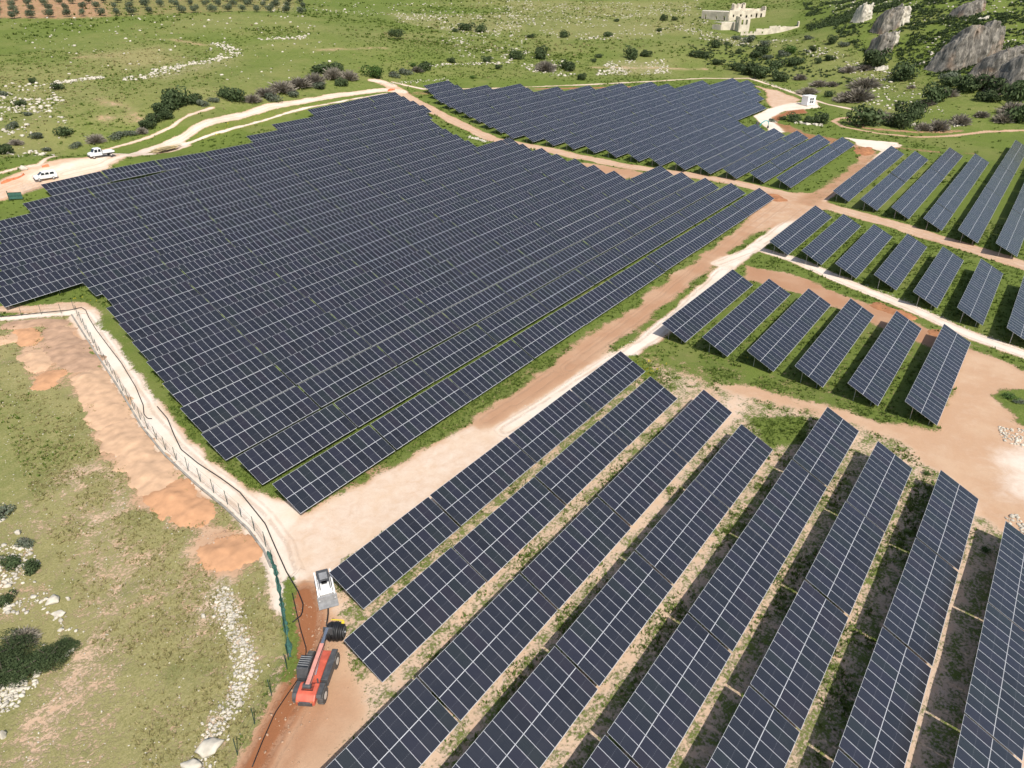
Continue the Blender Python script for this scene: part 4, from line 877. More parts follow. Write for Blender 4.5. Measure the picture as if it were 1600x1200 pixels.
# ------------------------------------------------------------------ soil heaps along the meadow and by the lanes
def heap(pts, hw, h, mat, label, seed, name='soil_heap'):
    P = hits(pts)[:, :2]; L = np.concatenate([[0], np.cumsum(np.hypot(*(P[1:]-P[:-1]).T))]) if len(P) > 1 else np.array([0.])
    n = max(2, int(L[-1]/.35)+1) if len(P) > 1 else 2
    s = np.linspace(0, L[-1], n) if len(P) > 1 else np.array([-.01, .01])
    cx = np.interp(s, L, P[:, 0]) if len(P) > 1 else P[0, 0]+s; cy = np.interp(s, L, P[:, 1]) if len(P) > 1 else np.full(2, P[0, 1])
    lo = np.array([cx.min(), cy.min()])-hw*1.5; hi = np.array([cx.max(), cy.max()])+hw*1.5
    gx_ = np.arange(lo[0], hi[0], .3); gy_ = np.arange(lo[1], hi[1], .3); X, Y = np.meshgrid(gx_, gy_, indexing='ij')
    d = np.full(X.shape, 1e9)
    for a, b in zip(cx, cy): d = np.minimum(d, np.hypot(X-a, Y-b))
    e = d/hw+(fbm(X, Y, 2.2, seed, 4)-.5)*1.1
    hh = .42*h*(np.clip(1-e, 0, 1)**1.25)*(.35+1.2*fbm(X, Y, 2.0, seed+5, 3))+(fbm(X, Y, .7, seed+9, 2)-.5)*.16
    Z = SZ(X.ravel(), Y.ravel()).reshape(X.shape)+np.where(e < 1, np.maximum(hh, .01), -.25)
    ii_ = np.arange(X.size).reshape(X.shape); q = np.stack([ii_[:-1, :-1], ii_[1:, :-1], ii_[1:, 1:], ii_[:-1, 1:]], -1).reshape(-1, 4); keep = (e.ravel()[q] < 1.0).sum(1) >= 1; q = q[keep]
    u, inv = np.unique(q, return_inverse=True); me = np_mesh(name, np.stack([X.ravel(), Y.ravel(), Z.ravel()], 1)[u], inv.reshape(-1, 4), M[mat], True)
    return tag(link(name, me), label, 'soil heap', 'soil heaps along the meadow')
heap([(345, 862), (368, 868)], 2.5, 1.1, 'soil_orange', 'rounded orange soil heap nearest the fence bend', 1)
heap([(300, 800), (262, 772)], 2.6, 1.0, 'soil_orange', 'orange soil heap at the lower end of the long windrow', 2)
heap([(248, 755), (215, 715), (185, 672)], 2.5, .9, 'soil_tan', 'pale sandy stretch of the long windrow in the meadow', 3)
heap([(178, 660), (158, 622), (140, 590)], 2.7, .9, 'soil_tan', 'pinkish upper stretch of the long windrow in the meadow', 4)
heap([(128, 570), (104, 545), (90, 520)], 2.9, .8, 'soil_brown', 'brown soil heap at the top end of the windrow', 5)
heap([(70, 600), (76, 590)], 2.0, .8, 'soil_orange', 'small orange soil heap left of the windrow', 6)
heap([(62, 572), (50, 555)], 1.9, .8, 'soil_tan', 'tan soil heap above the small orange one', 7)
heap([(44, 532), (38, 520)], 2.0, .8, 'soil_orange', 'orange soil heap close to the top of the meadow', 8)
heap([(16, 530), (-10, 535)], 1.9, .7, 'soil_tan', 'sandy soil heap at the left edge of the meadow', 9)
heap([(20, 508), (62, 505), (90, 505)], 1.8, .5, 'soil_brown', 'low brown soil bank under the white lane at left', 10)
heap([(1352, 232), (1350, 240)], 2.6, 1.1, 'soil_red', 'red soil heap beside the last row of the far block', 11)
heap([(1208, 306), (1217, 312)], 2.0, 1.2, 'soil_red', 'red soil heap at the right end of the big field', 12)
heap([(1376, 478), (1400, 487), (1420, 496)], 1.5, .9, 'soil_red', 'red soil bank above the short tables by the white lane', 13)
heap([(1462, 520), (1480, 528)], 1.5, .9, 'soil_red', 'red soil heap beside the last short table', 14)
heap([(75, 316), (105, 306), (62, 320)], 1.3, .7, 'soil_red', 'red soil bank at the left corner of the big field', 15)

# ------------------------------------------------------------------ kerb, fence and netting along the white lane
kp = hits([(112, 492), (150, 552), (185, 606), (222, 668), (258, 712), (305, 756), (352, 795), (388, 828), (412, 860), (424, 888)])
b = MB(); prev = None
for i in range(len(kp)-1):
    for f0 in np.linspace(0, 1, 7)[:-1]:
        f1 = f0+1/6; a = kp[i]+(kp[i+1]-kp[i])*f0; c = kp[i]+(kp[i+1]-kp[i])*f1
        a = (a[0], a[1], sz(a[0], a[1])+.02); c = (c[0], c[1], sz(c[0], c[1])+.02); b.bar(a, c, .22, .34)
tag(b.build('concrete_kerb', M['kerb']), 'low concrete kerb along the meadow side of the white lane', 'kerb')
def resample(P, step):
    L = np.concatenate([[0], np.cumsum(np.hypot(*(P[1:, :2]-P[:-1, :2]).T))]); s = np.arange(0, L[-1], step)
    return np.stack([np.interp(s, L, P[:, 0]), np.interp(s, L, P[:, 1])], 1)
def fence(pts, step, h, label, mat='green_post', wires=3, name='wire_fence'):
    Q = resample(hits(pts), step); root = empty(name, (Q[0][0], Q[0][1], sz(*Q[0]))); tag(root, label, 'fence'); o = np.array(root.location)
    pb = MB(); pb.box((0, 0, h/2-.1), (.05, .05, h+.2)); pm = pb.mesh('post', M[mat]); zs = [sz(*q) for q in Q]
    for q, z in zip(Q, zs): link('post', pm, root, (q[0]-o[0], q[1]-o[1], z-o[2]), (random.uniform(-.03, .03), random.uniform(-.03, .03), 0))
    for w in range(wires):
        wb = MB(); wb.tube([(q[0]-o[0], q[1]-o[1], z-o[2]+h*(.15+.8*w/(wires-1))) for q, z in zip(Q, zs)], .007, 4); wb.build('wire', M['green_post'], root)
    return root
fence([(116, 484), (150, 544), (185, 600), (222, 660), (262, 707), (310, 750), (355, 788), (392, 822), (416, 855), (430, 890), (438, 930), (446, 980), (452, 1040)], 3.0, 1.9, 'thin dark post and wire fence along the white lane')
fence([(449, 1046), (439, 1063), (422.5, 1091.5), (404.5, 1120.5), (386, 1153), (368, 1186), (350, 1220)], 2.55, 1.9, 'short run of dark green fence posts at the bottom edge')
fence([(-30, 499), (40, 493), (106, 489)], 3.0, 1.7, 'thin fence along the lane at the left edge')
nb_ = resample(hits([(418, 862), (430, 890), (437, 925), (444, 965), (450, 1000), (454, 1032)]), .35); g = random.Random(3)
V = []; F = []
for i, q in enumerate(nb_):
    z = sz(*q); w = .16+.06*math.sin(i*.9)+g.uniform(-.08, .08)
    d = nb_[min(i+1, len(nb_)-1)]-nb_[max(i-1, 0)]; d /= np.hypot(*d)+1e-9; nrm = np.array([-d[1], d[0]])
    for k in range(7):
        a = math.pi*k/6; r_ = w*(1+g.uniform(-.22, .22)); V.append((q[0]+nrm[0]*r_*math.cos(a), q[1]+nrm[1]*r_*math.cos(a), z-.03+.62*r_*math.sin(a)*1.6))
for i in range(len(nb_)-1):
    for k in range(6): F.append((i*7+k, i*7+k+1, (i+1)*7+k+1, (i+1)*7+k))
tag(link('green_netting', np_mesh('green_netting', V, F, M['green_net'])), 'crumpled green netting lying along the foot of the fence', 'netting')

# ------------------------------------------------------------------ cables
def cable(pts, r, label, lift=.04, name='cable'):
    Q = resample(hits(pts), .45); tag(MB().tube([(x, y, sz(x, y)+r+lift) for x, y in Q], r, 6).build(name, M['black'], None, True), label, 'cable', 'black cables on the lanes')
cable([(-40, 501), (0, 496), (60, 490), (110, 485), (127, 481), (134, 485), (139, 497), (150, 515), (170, 542), (190, 568), (212, 605), (224, 634), (225, 648), (231, 655), (241, 655)], .055, 'black cable running along the lane from the left edge')
cable([(246, 636), (262, 655), (272, 680), (283, 703), (310, 725), (345, 748), (375, 770), (395, 795), (415, 820), (430, 855), (448, 895), (466, 925), (474, 945), (472, 962), (452, 978)], .06, 'black cable snaking down the white lane to the fence')
cable([(457, 928), (463, 955), (470, 985), (479, 1015), (476, 1040), (466, 1062), (450, 1085), (430, 1115), (410, 1160), (392, 1205)], .045, 'thin black cable lying in the red trench')
cable([(513, 948), (513, 962), (510, 980)], .07, 'short black hose between the loader and the drum', .05)

# ------------------------------------------------------------------ machines
def frame_at(pa, pb):
    a, c = ghit(*pa), ghit(*pb); h = math.atan2(c[1]-a[1], c[0]-a[0]); return a, c, h
def wheel(parent, x, y, r, w, name='wheel', tread=True):
    b = MB(); b.cyl((x, y-w/2, r), (x, y+w/2, r), r*.93, n=20)
    if tread:
        for k in range(14):
            a = 2*math.pi*k/14; b.box((x+r*.95*math.cos(a), y, r+r*.95*math.sin(a)), (.12*r, w*.96, .2*r), Matrix.Rotation(-a, 3, 'Y'))
    t = b.build(name, M['rubber'], parent); s = 1 if y > 0 else -1
    hb = MB(); hb.cyl((x, y+s*w*.42, r), (x, y+s*w*.54, r), r*.52, r*.44, 16); hb.build('rim', M['hub'], t); return t
# telehandler
a, c, h = frame_at((487, 1092), (506, 1040)); mid = (a+c)/2
T = empty('telehandler', (mid[0], mid[1], sz(mid[0], mid[1])), h); tag(T, 'red telehandler with its boom forward, holding a black cable drum by the trench', 'telehandler')
b = MB(); b.prism([(-2.5, .55), (2.2, .55), (2.35, .95), (1.2, 1.15), (-2.3, 1.15), (-2.55, .9)], 1.1); b.build('chassis', M['red'], T, bevel=.04)
b = MB(); b.prism([(-2.75, .75), (-1.15, .75), (-1.05, 1.35), (-1.35, 1.62), (-2.35, 1.55), (-2.75, 1.25)], 1.5); b.build('engine_cover', M['red'], T, bevel=.09)
b = MB(); b.box((-2.78, 0, 1.0), (.12, 1.1, .4)); b.build('counterweight', M['darkgrey'], T, bevel=.03)
b = MB(); b.box((.15, -.95, 1.05), (2.0, .55, .75)); b.build('side_box', M['darkgrey'], T, bevel=.05)
cb_ = MB(); cb_.prism([(-.85, .8), (.75, .8), (.95, 1.5), (.55, 2.42), (-.7, 2.42), (-.95, 1.6)], .95); cb_.v = [(x, y+.72, z) for x, y, z in cb_.v]; CB = cb_.build('cab', M['darkgrey'], T, bevel=.05)
b = MB(); b.box((-.05, .72, 2.445), (1.05, .8, .04)); b.build('roof_glass', M['glass'], CB)
b = MB(); b.box((-.08, 1.202, 1.9), (1.1, .02, .7)); b.build('side_window', M['glass'], CB)
b = MB(); b.add([(.93, .3, 1.55), (.93, 1.14, 1.55), (.60, 1.14, 2.36), (.60, .3, 2.36)], [(0, 1, 2, 3)]); b.build('windscreen', M['glass'], CB)
for k in range(5):
    b = MB(); b.box((-.45+.2*k, .72, 2.49), (.05, .84, .05)); b.build('roof_bar', M['grey'], CB)
b = MB(); b.bar((-1.9, -.05, 1.95), (1.9, -.05, 2.13), .34, .42); BO = b.build('boom', M['boom_red'], T, bevel=.04)
b = MB(); b.bar((1.9, -.05, 2.15), (3.4, -.05, 2.3), .26, .3); b.build('inner_boom', M['chrome'], BO, bevel=.03)
for k in range(7):
    b = MB(); b.box((-1.3+.42*k, -.05, 2.205+.02*k), (.16, .24, .02)); b.build('wear_plate', M['boom_red'], BO)
b = MB(); b.cyl((-1.9, -.32, 1.95), (-1.9, .3, 1.95), .2); b.build('pivot', M['darkgrey'], T)
b = MB(); b.cyl((-.3, -.05, 1.2), (1.3, -.05, 1.9), .08); b.build('lift_cylinder', M['chrome'], T)
b = MB(); b.box((3.45, -.05, 1.95), (.16, .8, .8)); b.build('carriage', M['darkgrey'], T, bevel=.03)
for y in (-.3, .25):
    b = MB(); b.box((4.05, y, 1.62), (1.2, .1, .06)); b.build('fork', M['darkgrey'], T)
b = MB(); b.box((.9, 1.28, 1.7), (.08, .28, .4)); b.build('mirror', M['black'], T)
for x in (-1.65, 1.6):
    for y in (-1.0, 1.0): wheel(T, x, y, .66, .46)
    b = MB(); b.cyl((x, -.9, .66), (x, .9, .66), .14); b.build('axle', M['darkgrey'], T)
for y in (-.28, .18):
    b = MB(); b.tube([(-1.8, y, 2.2), (-.6, y, 2.34), (.8, y, 2.36), (1.9, y, 2.3), (2.6, y*.7, 2.42), (3.3, y*.5, 2.25)], .025, 5); b.build('hydraulic_hose', M['black'], T)
for x, y in ((-1.65, -1.0), (-1.65, 1.0), (1.6, -1.0), (1.6, 1.0)):
    b = MB(); b.prism([(x-.62, 1.12), (x+.62, 1.12), (x+.72, 1.22), (x+.55, 1.4), (x-.55, 1.4), (x-.72, 1.22)], .42); b.v = [(vx, vy+y*.92, vz) for vx, vy, vz in b.v]
    if y < 0 or x < 0: b.build('mudguard', M['darkgrey'], T)
for k in range(6):
    b = MB(); b.box((-2.0+.12*k, 0, 1.60), (.05, .9, .06), Matrix.Rotation(.06, 3, 'Y')); b.build('engine_grille', M['black'], T)
b = MB(); b.cyl((-1.25, -.62, 1.4), (-1.25, -.62, 2.0), .06); b.build('exhaust', M['darkgrey'], T)
for y in (-.55, .55):
    b = MB(); b.box((-2.8, y, 1.28), (.06, .22, .14)); b.build('tail_light', M['orange_net'], T)
# cable drum hung on the forks
D = empty('cable_drum', (mid[0]+math.cos(h)*4.05+math.sin(h)*.45, mid[1]+math.sin(h)*4.05-math.cos(h)*.45, sz(mid[0], mid[1])+.35), h); tag(D, 'black coil of cable hanging from the telehandler forks', 'cable drum')
def torus(b, c, R0, r0, ax=1, n=24, m=8):
    vs = []; 
    for i in range(n):
        t = 2*math.pi*i/n
        for j in range(m):
            s = 2*math.pi*j/m; rr = R0+r0*math.cos(s)
            vs.append((c[0]+rr*math.cos(t), c[1]+r0*math.sin(s), c[2]+rr*math.sin(t)))
    b.add(vs, [(i*m+j, ((i+1) % n)*m+j, ((i+1) % n)*m+(j+1) % m, i*m+(j+1) % m) for i in range(n) for j in range(m)])
for k in range(8):
    b = MB(); torus(b, (random.uniform(-.06, .06), -.56+.16*k, .95+random.uniform(-.05, .05)), .62+random.uniform(-.07, .08), .15); b.build('cable_turn', M['black'], D, True)
b = MB(); b.cyl((0, -.85, .95), (0, .85, .95), .1); b.build('axle', M['steel'], D)
for y in (-.74, .74):
    b = MB(); b.cyl((0, y-.03, .95), (0, y+.03, .95), .5, n=20); b.build('flange', M['darkgrey'], D)
b = MB(); b.box((.72, 0, 1.5), (.09, 1.1, .08)); b.build('lifting_bar', M['yellow'], D, bevel=.02)
b = MB(); b.box((.45, -.55, 1.55), (.22, .25, .05)); b.build('warning_plate', M['yellow'], D)
# skid steer loader
a, c, h = frame_at((505, 906), (514, 948)); mid = (a+c)/2
S = empty('skid_steer_loader', (mid[0], mid[1], sz(mid[0], mid[1])), h); tag(S, 'small white skid steer loader with a grey bucket facing the drum', 'loader')
b = MB(); b.prism([(-1.45, .35), (.75, .35), (.85, .7), (.5, 1.0), (-1.45, 1.05)], 1.15); b.build('body', M['white'], S, bevel=.05)
b = MB(); b.box((-1.2, 0, 1.25), (.75, 1.1, .45)); b.build('engine_hood', M['darkgrey'], S, bevel=.05)
b = MB()
for x in (-.75, .55):
    for y in (-.45, .45): b.bar((x, y, .95), (x*.9-.05, y, 1.95), .07, .07)
b.box((-.1, 0, 2.0), (1.2, .98, .06)); CG = b.build('cage', M['darkgrey'], S)
b = MB(); b.box((-.35, 0, 1.1), (.5, .5, .14)); b.box((-.6, 0, 1.42), (.14, .5, .55)); b.build('seat', M['black'], S)
b = MB(); b.box((-.1, 0, 2.05), (.85, .7, .04)); b.build('roof_grille', M['grey'], CG)
for y in (-.7, .7):
    b = MB(); b.bar((-1.25, y, 1.55), (.6, y, 1.35), .14, .2); b.bar((.6, y, 1.35), (1.35, y, .5), .14, .18); b.build('lift_arm', M['white'], S)
    for x in (-.95, .4): wheel(S, x, y*.98, .4, .26)
b = MB(); b.prism([(1.25, .15), (2.05, .12), (2.1, .18), (1.45, .3), (1.35, .85), (1.22, .9)], 1.75); b.build('bucket', M['grey'], S)
# flatbed truck
a, c, h = frame_at((178, 244), (141, 247)); mid = (a+c)/2
K = empty('flatbed_truck', (mid[0], mid[1], sz(mid[0], mid[1])), h); tag(K, 'white double cab flatbed truck parked on the upper left road', 'truck')
b = MB(); b.prism([(.05, .55), (3.05, .55), (3.1, 1.0), (2.85, 1.28), (2.2, 1.42), (1.62, 2.2), (1.3, 2.32), (.15, 2.3), (.05, 1.2)], 1.95); CA = b.build('cab', M['white'], K, bevel=.06)
b = MB(); b.add([(2.20, -.86, 1.47), (2.20, .86, 1.47), (1.68, .80, 2.18), (1.68, -.80, 2.18)], [(0, 1, 2, 3)]); b.build('windscreen', M['glass'], CA)
for y in (-.982, .982):
    for x0, x1 in ((.3, .95), (1.1, 1.85)):
        b = MB(); b.add([(x0, y, 1.42), (x1, y, 1.42), (x1-.12, y, 2.1), (x0, y, 2.1)], [(0, 1, 2, 3)]); b.build('side_window', M['glass'], CA)
b = MB(); b.box((3.09, 0, .62), (.12, 1.9, .26)); b.build('bumper', M['darkgrey'], K)
for y in (-.72, .72):
    b = MB(); b.box((3.06, y, .98), (.1, .35, .2)); b.build('headlight', M['chrome'], K)
b = MB(); b.box((-1.45, 0, .72), (2.9, .9, .2)); b.build('chassis', M['darkgrey'], K)
b = MB(); b.box((-1.5, 0, .95), (2.95, 2.05, .08)); BD = b.build('bed', M['grey'], K)
for y in (-1.02, 1.02):
    b = MB(); b.box((-1.5, y, 1.16), (2.95, .05, .38)); b.build('side_board', M['white'], BD)
b = MB(); b.box((-2.97, 0, 1.16), (.05, 2.05, .38)); b.build('tailboard', M['white'], BD)
b = MB(); b.box((-.1, 0, 1.5), (.07, 1.9, .9)); b.build('headboard', M['grey'], BD)
for x in (2.2, -2.0):
    for y in (-.86, .86): wheel(K, x, y, .37, .26, tread=False)
# van
a, c, h = frame_at((88, 277), (56, 284)); mid = (a+c)/2
K = empty('parked_van', (mid[0], mid[1], sz(mid[0], mid[1])), h); tag(K, 'white van with dark windscreen parked at the left corner of the big field', 'van')
b = MB(); b.prism([(-2.45, .42), (2.3, .42), (2.45, .85), (2.25, 1.12), (1.4, 1.25), (.55, 1.88), (-.2, 1.98), (-2.3, 1.95), (-2.5, 1.2)], 1.85); CA = b.build('body', M['white'], K, bevel=.08)
b = MB(); b.add([(1.40, -.8, 1.30), (1.40, .8, 1.30), (.62, .74, 1.87), (.62, -.74, 1.87)], [(0, 1, 2, 3)]); b.build('windscreen', M['glass'], CA)
for y in (-.932, .932):
    for x0, x1 in ((-1.9, -.95), (-.8, .05), (.15, .95)):
        b = MB(); b.add([(x0, y, 1.28), (x1, y, 1.28), (x1-.15, y, 1.78), (x0+.05, y, 1.78)], [(0, 1, 2, 3)]); b.build('side_window', M['glass'], CA)
b = MB(); b.add([(-2.49, -.7, 1.3), (-2.49, .7, 1.3), (-2.36, .66, 1.85), (-2.36, -.66, 1.85)], [(3, 2, 1, 0)]); b.build('rear_window', M['glass'], CA)
b = MB(); b.box((2.42, 0, .55), (.14, 1.75, .25)); b.build('bumper', M['darkgrey'], K)
for y in (-.65, .65):
    b = MB(); b.box((2.38, y, .92), (.12, .38, .18)); b.build('headlight', M['chrome'], K)
for x in (1.55, -1.5):
    for y in (-.82, .82): wheel(K, x, y, .35, .24, tread=False)
# teal mini excavator beside the white spur
q = ghit(1183, 202); K = empty('mini_excavator', tuple(q), AZ-R(90)); tag(K, 'small excavator with arched teal boom beside the white spur lane', 'excavator')
for y in (-.6, .6):
    b = MB(); b.prism([(-.95, .0), (.95, .0), (1.1, .25), (.95, .5), (-.95, .5), (-1.1, .25)], .38); b.v = [(x, yy+y, z) for x, yy, z in b.v]; b.build('track', M['black'], K)
b = MB(); b.box((-.2, 0, .85), (1.7, 1.35, .6)); b.build('body', M['darkgrey'], K, bevel=.08)
b = MB(); b.box((-.15, .25, 1.75), (.95, .8, 1.2), None, 0, .9); b.build('cab', M['darkgrey'], K, bevel=.06)
b = MB(); b.tube([(.6, -.1, .9), (1.3, -.1, 2.1), (2.2, -.1, 2.75), (3.0, -.1, 2.8)], [.16, .18, .16, .13], 8); b.build('boom', M['teal'], K)
b = MB(); b.tube([(2.9, -.1, 2.85), (3.5, -.1, 2.4), (3.65, -.1, 1.2)], [.13, .14, .1], 8); b.build('arm', M['teal'], K)
b = MB(); b.prism([(3.3, .3), (3.9, .35), (3.85, 1.1), (3.55, 1.2)], .6); b.build('bucket', M['darkgrey'], K)
# transformer cabin
a, c, h = frame_at((1249, 163), (1263, 166))
q = ghit(1262, 164); K = empty('transformer_cabin', (q[0], q[1], q[2]), AZ-R(90)+R(24)); tag(K, 'white flat roofed cabin with four dark louvres on a pale pad', 'cabin')
b = MB(); b.box((0, 0, 1.75), (4.0, 3.4, 3.5)); b.build('wall', M['cabin'], K, bevel=.05)
b = MB(); b.box((0, 0, 3.56), (4.3, 3.7, .16)); b.build('roof', M['cabin'], K, bevel=.03)
b = MB(); b.box((0, 0, .12), (4.8, 4.2, .26)); b.build('plinth', M['concrete'], K)
for x in (-.55, .55):
    for z in (1.35, 2.45):
        b = MB(); b.box((x, -1.715, z), (.9, .05, .9)); L_ = b.build('louvre', M['louvre'], K)
        for s in range(5):
            b = MB(); b.box((x, -1.75, z-.36+.18*s), (.86, .03, .05)); b.build('slat', M['grey'], L_)
b = MB(); b.box((2.015, .3, 1.15), (.05, .95, 2.0)); b.build('door', M['cabin'], K)
b = MB(); b.box((2.05, -1.1, .5), (.08, .7, .25)); b.build('vent', M['louvre'], K)
# board pile, orange netting, fence panels, site gate on the upper left road
a, c, h = frame_at((236, 240), (284, 229)); mid = (a+c)/2
K = empty('board_pile', (mid[0], mid[1], max(sz(mid[0], mid[1]), (a[2]+c[2])/2)+.08), 0, (0, -math.atan2(c[2]-a[2], math.hypot(c[0]-a[0], c[1]-a[1])), h)); tag(K, 'long low pile of weathered boards between the road and the big field', 'boards')
for i in range(34):
    L_ = random.uniform(4.5, 10.0); b = MB(); b.box((random.uniform(-1.6, 1.6), random.uniform(-1.3, 1.3), .14+.075*(i//4)+random.uniform(0, .05)), (L_, .3, .05), Matrix.Rotation(random.uniform(-.10, .10), 3, 'Z')@Matrix.Rotation(random.uniform(-.025, .025), 3, 'Y')); b.build('board', M['ochre'], K)
for x in (-2.4, 0, 2.4):
    b = MB(); b.box((x, 0, .06), (.2, 2.4, .14)); b.build('bearer', M['ochre'], K)
def netting(pts, h, label, mat='orange_net', post=True):
    Q = resample(hits(pts), .8); root = empty('orange_netting', (Q[0][0], Q[0][1], sz(*Q[0]))); tag(root, label, 'netting', 'orange netting'); o = np.array(root.location); V = []; F = []
    for i, q in enumerate(Q):
        z = sz(*q)-o[2]; s = .35*math.sin(i*1.7)
        for k in range(4): V.append((q[0]-o[0]+s*k/6, q[1]-o[1]+.12*math.cos(i*2.1+k), z+h*k/3*(.8+.25*math.sin(i*.9))))
    for i in range(len(Q)-1):
        for k in range(3): F.append((i*4+k, i*4+k+1, (i+1)*4+k+1, (i+1)*4+k))
    link('mesh_sheet', np_mesh('mesh_sheet', V, F, M[mat]), root)
    for i in range(0, len(Q), 3):
        b = MB(); b.cyl((Q[i][0]-o[0], Q[i][1]-o[1], sz(*Q[i])-o[2]-.1), (Q[i][0]-o[0], Q[i][1]-o[1], sz(*Q[i])-o[2]+h+.2), .03, n=6); b.build('stake', M['steel'], root)
netting([(2, 288), (14, 284), (28, 279), (37, 275), (40, 272)], .7, 'orange netting sagging around the pit at the left edge')
netting([(66, 262), (78, 260)], .6, 'short orange netting behind the parked van')
netting([(606, 143), (612, 142), (619, 140)], .9, 'orange netting at the junction of the upper roads')
def panel_fence(pts, h, label):
    Q = resample(hits(pts), 2.4); root = empty('mesh_panel_fence', (Q[0][0], Q[0][1], sz(*Q[0]))); tag(root, label, 'fence'); o = np.array(root.location)
    for i in range(len(Q)-1):
        p, r_ = Q[i], Q[i+1]; z0, z1 = sz(*p)-o[2], sz(*r_)-o[2]; b = MB(); P0 = Vector((p[0]-o[0], p[1]-o[1], z0)); P1 = Vector((r_[0]-o[0], r_[1]-o[1], z1)); U = Vector((0, 0, h))
        for k in range(9): t = P0.lerp(P1, k/8); b.bar(t, t+U, .025, .025)
        for k in range(4): b.bar(P0+U*(k/3), P1+U*(k/3), .025, .025)
        b.build('mesh_panel', M['mesh_wire'], root)
panel_fence([(36, 303), (48, 299), (58, 297), (66, 294), (76, 290)], 1.8, 'grey mesh fence panels beside the red bank below the van')
q = ghit(15, 313); K = empty('site_gate', tuple(q), AZ-R(80)); tag(K, 'open green sheeted site gate at the left edge', 'gate')
b = MB(); b.box((0, 0, 1.1), (.14, .14, 2.3)); b.build('post', M['green_post'], K)
b = MB(); b.box((1.5, .05, 1.1), (2.8, .04, 1.5)); b.build('gate_leaf', M['green_net'], K)
for z in (.35, 1.1, 1.85):
    b = MB(); b.box((1.5, 0, z), (2.9, .06, .06)); b.build('rail', M['green_post'], K)

# ------------------------------------------------------------------ ruined farmhouse
q0 = ghit(1150, 50); K = empty('ruined_farmhouse', tuple(q0)); tag(K, 'roofless ruined stone farmhouse with empty windows on the far slope', 'farmhouse')
O = np.array(q0)
def wall(pa, pb, hgt, th=.8, ops=(), base=None, mat='plaster', jag=True, world=False):
    A_ = (np.array(pa) if world else ghit(*pa))-O; B_ = (np.array(pb) if world else ghit(*pb))-O
    d = B_-A_; L = math.hypot(d[0], d[1]); ang = math.atan2(d[1], d[0]); z0 = min(A_[2], B_[2])-1.0; hgt = hgt+1.0
    b = MB(); rot = Matrix.Rotation(ang, 3, 'Z')
    def blk(s0, s1, a0, a1):
        if s1-s0 < .02 or a1-a0 < .02: return
        cpt = rot@Vector(((s0+s1)/2, 0, 0)); b.box((A_[0]+cpt.x, A_[1]+cpt.y, z0+(a0+a1)/2), (s1-s0, th, a1-a0), rot)
    xs = sorted(set([0, L]+[v for o in ops for v in (o[0]*L, o[0]*L+o[1])]+list(np.linspace(0, L, 7) if jag else [])))
    for s0, s1 in zip(xs[:-1], xs[1:]):
        top = hgt+(random.uniform(-.4, .2) if jag else 0); cols = [(o[2]+1, o[3]+1) for o in ops if o[0]*L <= s0+1e-6 and o[0]*L+o[1] >= s1-1e-6]
        if cols: blk(s0, s1, 0, cols[0][0]); blk(s0, s1, min(cols[0][1], top), top)
        else: blk(s0, s1, 0, top)
    return b.build('wall', M[mat], K)
def off(p, u, v): q = ghit(*p); return (q[0]+rgt[0]*u+fwh[0]*v, q[1]+rgt[1]*u+fwh[1]*v, sz(q[0]+rgt[0]*u+fwh[0]*v, q[1]+rgt[1]*u+fwh[1]*v))
f0 = off((1138, 33), 0, 0); f1 = off((1138, 33), 25, 1.5); l1 = off((1138, 33), -14, 20); b1 = off((1138, 33), 4, 15); r1 = off((1138, 33), 26, 13)
wall(f0, f1, 6.6, .8, [(.10, 1.0, 2.4, 4.0), (.30, 1.2, 2.8, 4.2), (.46, 1.3, 1.0, 3.6), (.60, 1.0, 2.6, 4.0), (.74, 1.2, 2.0, 4.8), (.87, 1.2, 2.0, 4.8)], world=True)
wall(f0, l1, 5.6, .8, [(.12, 1.6, .2, 3.0), (.42, 1.2, .8, 2.8), (.82, 1.4, .3, 3.4)], jag=False, world=True)
wall(f1, r1, 6.2, .8, [(.4, 1.2, 2, 4)], world=True); wall(b1, r1, 6.0, .8, [(.3, 1.2, 2, 4), (.7, 1.2, 2, 4)], world=True)
b = MB(); zt = 5.45+min(f0[2], l1[2])-O[2]
pts_ = [np.array(p)-O for p in (f0, b1, l1)]; b4 = np.array(l1)-O+(np.array(b1)-np.array(f0))*.55
poly_ = [pts_[0], pts_[1], b4, pts_[2]]
b.add([(p[0], p[1], zt) for p in poly_]+[(p[0], p[1], zt+.3) for p in poly_], [(3, 2, 1, 0), (4, 5, 6, 7), (0, 1, 5, 4), (1, 2, 6, 5), (2, 3, 7, 6), (3, 0, 4, 7)]); b.build('roof', M['plaster_roof'], K)
b = MB(); pr = [np.array(off((1138, 33), u_, v_))-O for u_, v_ in ((.6, 2.2), (24.4, 3.6), (25.2, 12.4), (4.2, 14.2))]; zt = f0[2]-O[2]+5.3
b.add([(p[0], p[1], zt) for p in pr]+[(p[0], p[1], zt+.3) for p in pr], [(3, 2, 1, 0), (4, 5, 6, 7), (0, 1, 5, 4), (1, 2, 6, 5), (2, 3, 7, 6), (3, 0, 4, 7)]); b.build('roof', M['plaster_roof'], K)
t0 = off((1138, 33), 4.5, 6); t1 = off((1138, 33), 12, 6.5); t2 = off((1138, 33), 12, 12); t3 = off((1138, 33), 4.5, 12)
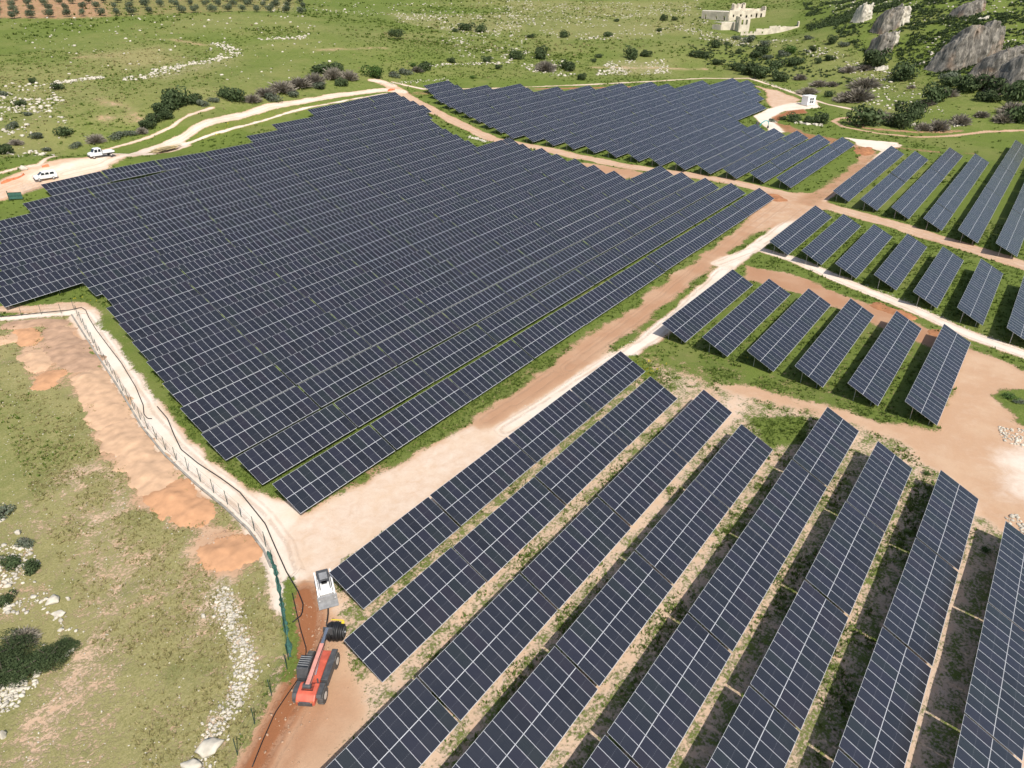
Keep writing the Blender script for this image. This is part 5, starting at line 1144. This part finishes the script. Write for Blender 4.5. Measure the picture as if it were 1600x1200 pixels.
for p, r_, o_ in ((t0, t1, [(.2, 1.2, 7, 9.4), (.62, 1.2, 7, 9.6)]), (t1, t2, []), (t3, t0, [(.4, 1.2, 7, 9)]), (t3, t2, [(.3, 1.3, 6.6, 9.6)])): wall(p, r_, 9.4, .7, o_, world=True)
e0 = off((1126, 47), 0, 0); e1 = off((1126, 47), 8.6, -.4); e2 = off((1126, 47), -4, 6); wall(e0, e1, 4.6, .7, jag=False, world=True); wall(e0, e2, 3.2, .7, world=True); wall(e1, off((1126, 47), 10, 8), 4.4, .7, jag=False, world=True)
b = MB(); ee = [np.array(p)-O for p in (e0, e1, off((1126, 47), 10, 8), off((1126, 47), -3.6, 6))]; zt = e0[2]-O[2]+4.3
b.add([(p[0], p[1], zt) for p in ee]+[(p[0], p[1], zt+.25) for p in ee], [(3, 2, 1, 0), (4, 5, 6, 7), (0, 1, 5, 4), (1, 2, 6, 5), (2, 3, 7, 6), (3, 0, 4, 7)]); b.build('roof', M['plaster_roof'], K)
g0_ = off((1154, 50), 0, 0); g1_ = off((1154, 50), 6.2, .4); g2_ = off((1154, 50), -.6, 7)
wall(g0_, g1_, 8.2, .8, [(.12, 1.0, 1.8, 2.8), (.55, 1.0, 1.8, 2.8), (.14, 1.3, 4.2, 7.0), (.58, 1.3, 4.2, 7.0)][2:], world=True); wall(g0_, g2_, 8.8, .8, [(.35, 1.6, 5.2, 8.6)], world=True); wall(g1_, off((1154, 50), 6.4, 7), 7.6, .8, world=True)
w0 = off((1180, 55), -9, .6); w1 = off((1180, 55), 0, 0); w2 = off((1180, 55), 15, 2.5); w3 = off((1180, 55), 28, 5.5)
wall(w0, w1, 2.2, .6, [(.2, .9, 1.0, 2.4), (.5, .9, 1.0, 2.4), (.78, .9, 1.0, 2.4)], world=True); wall(w1, w2, 3.4, .7, [(.25, 1.0, .8, 2.0)], world=True); wall(w2, w3, 3.6, .7, world=True); wall(w3, off((1180, 55), 29, 11), 3.0, .7, world=True)
wall(off((1180, 55), 11, 9), off((1180, 55), 18, 10), 3.2, .7, world=True)
print('objects', len(bpy.data.objects))
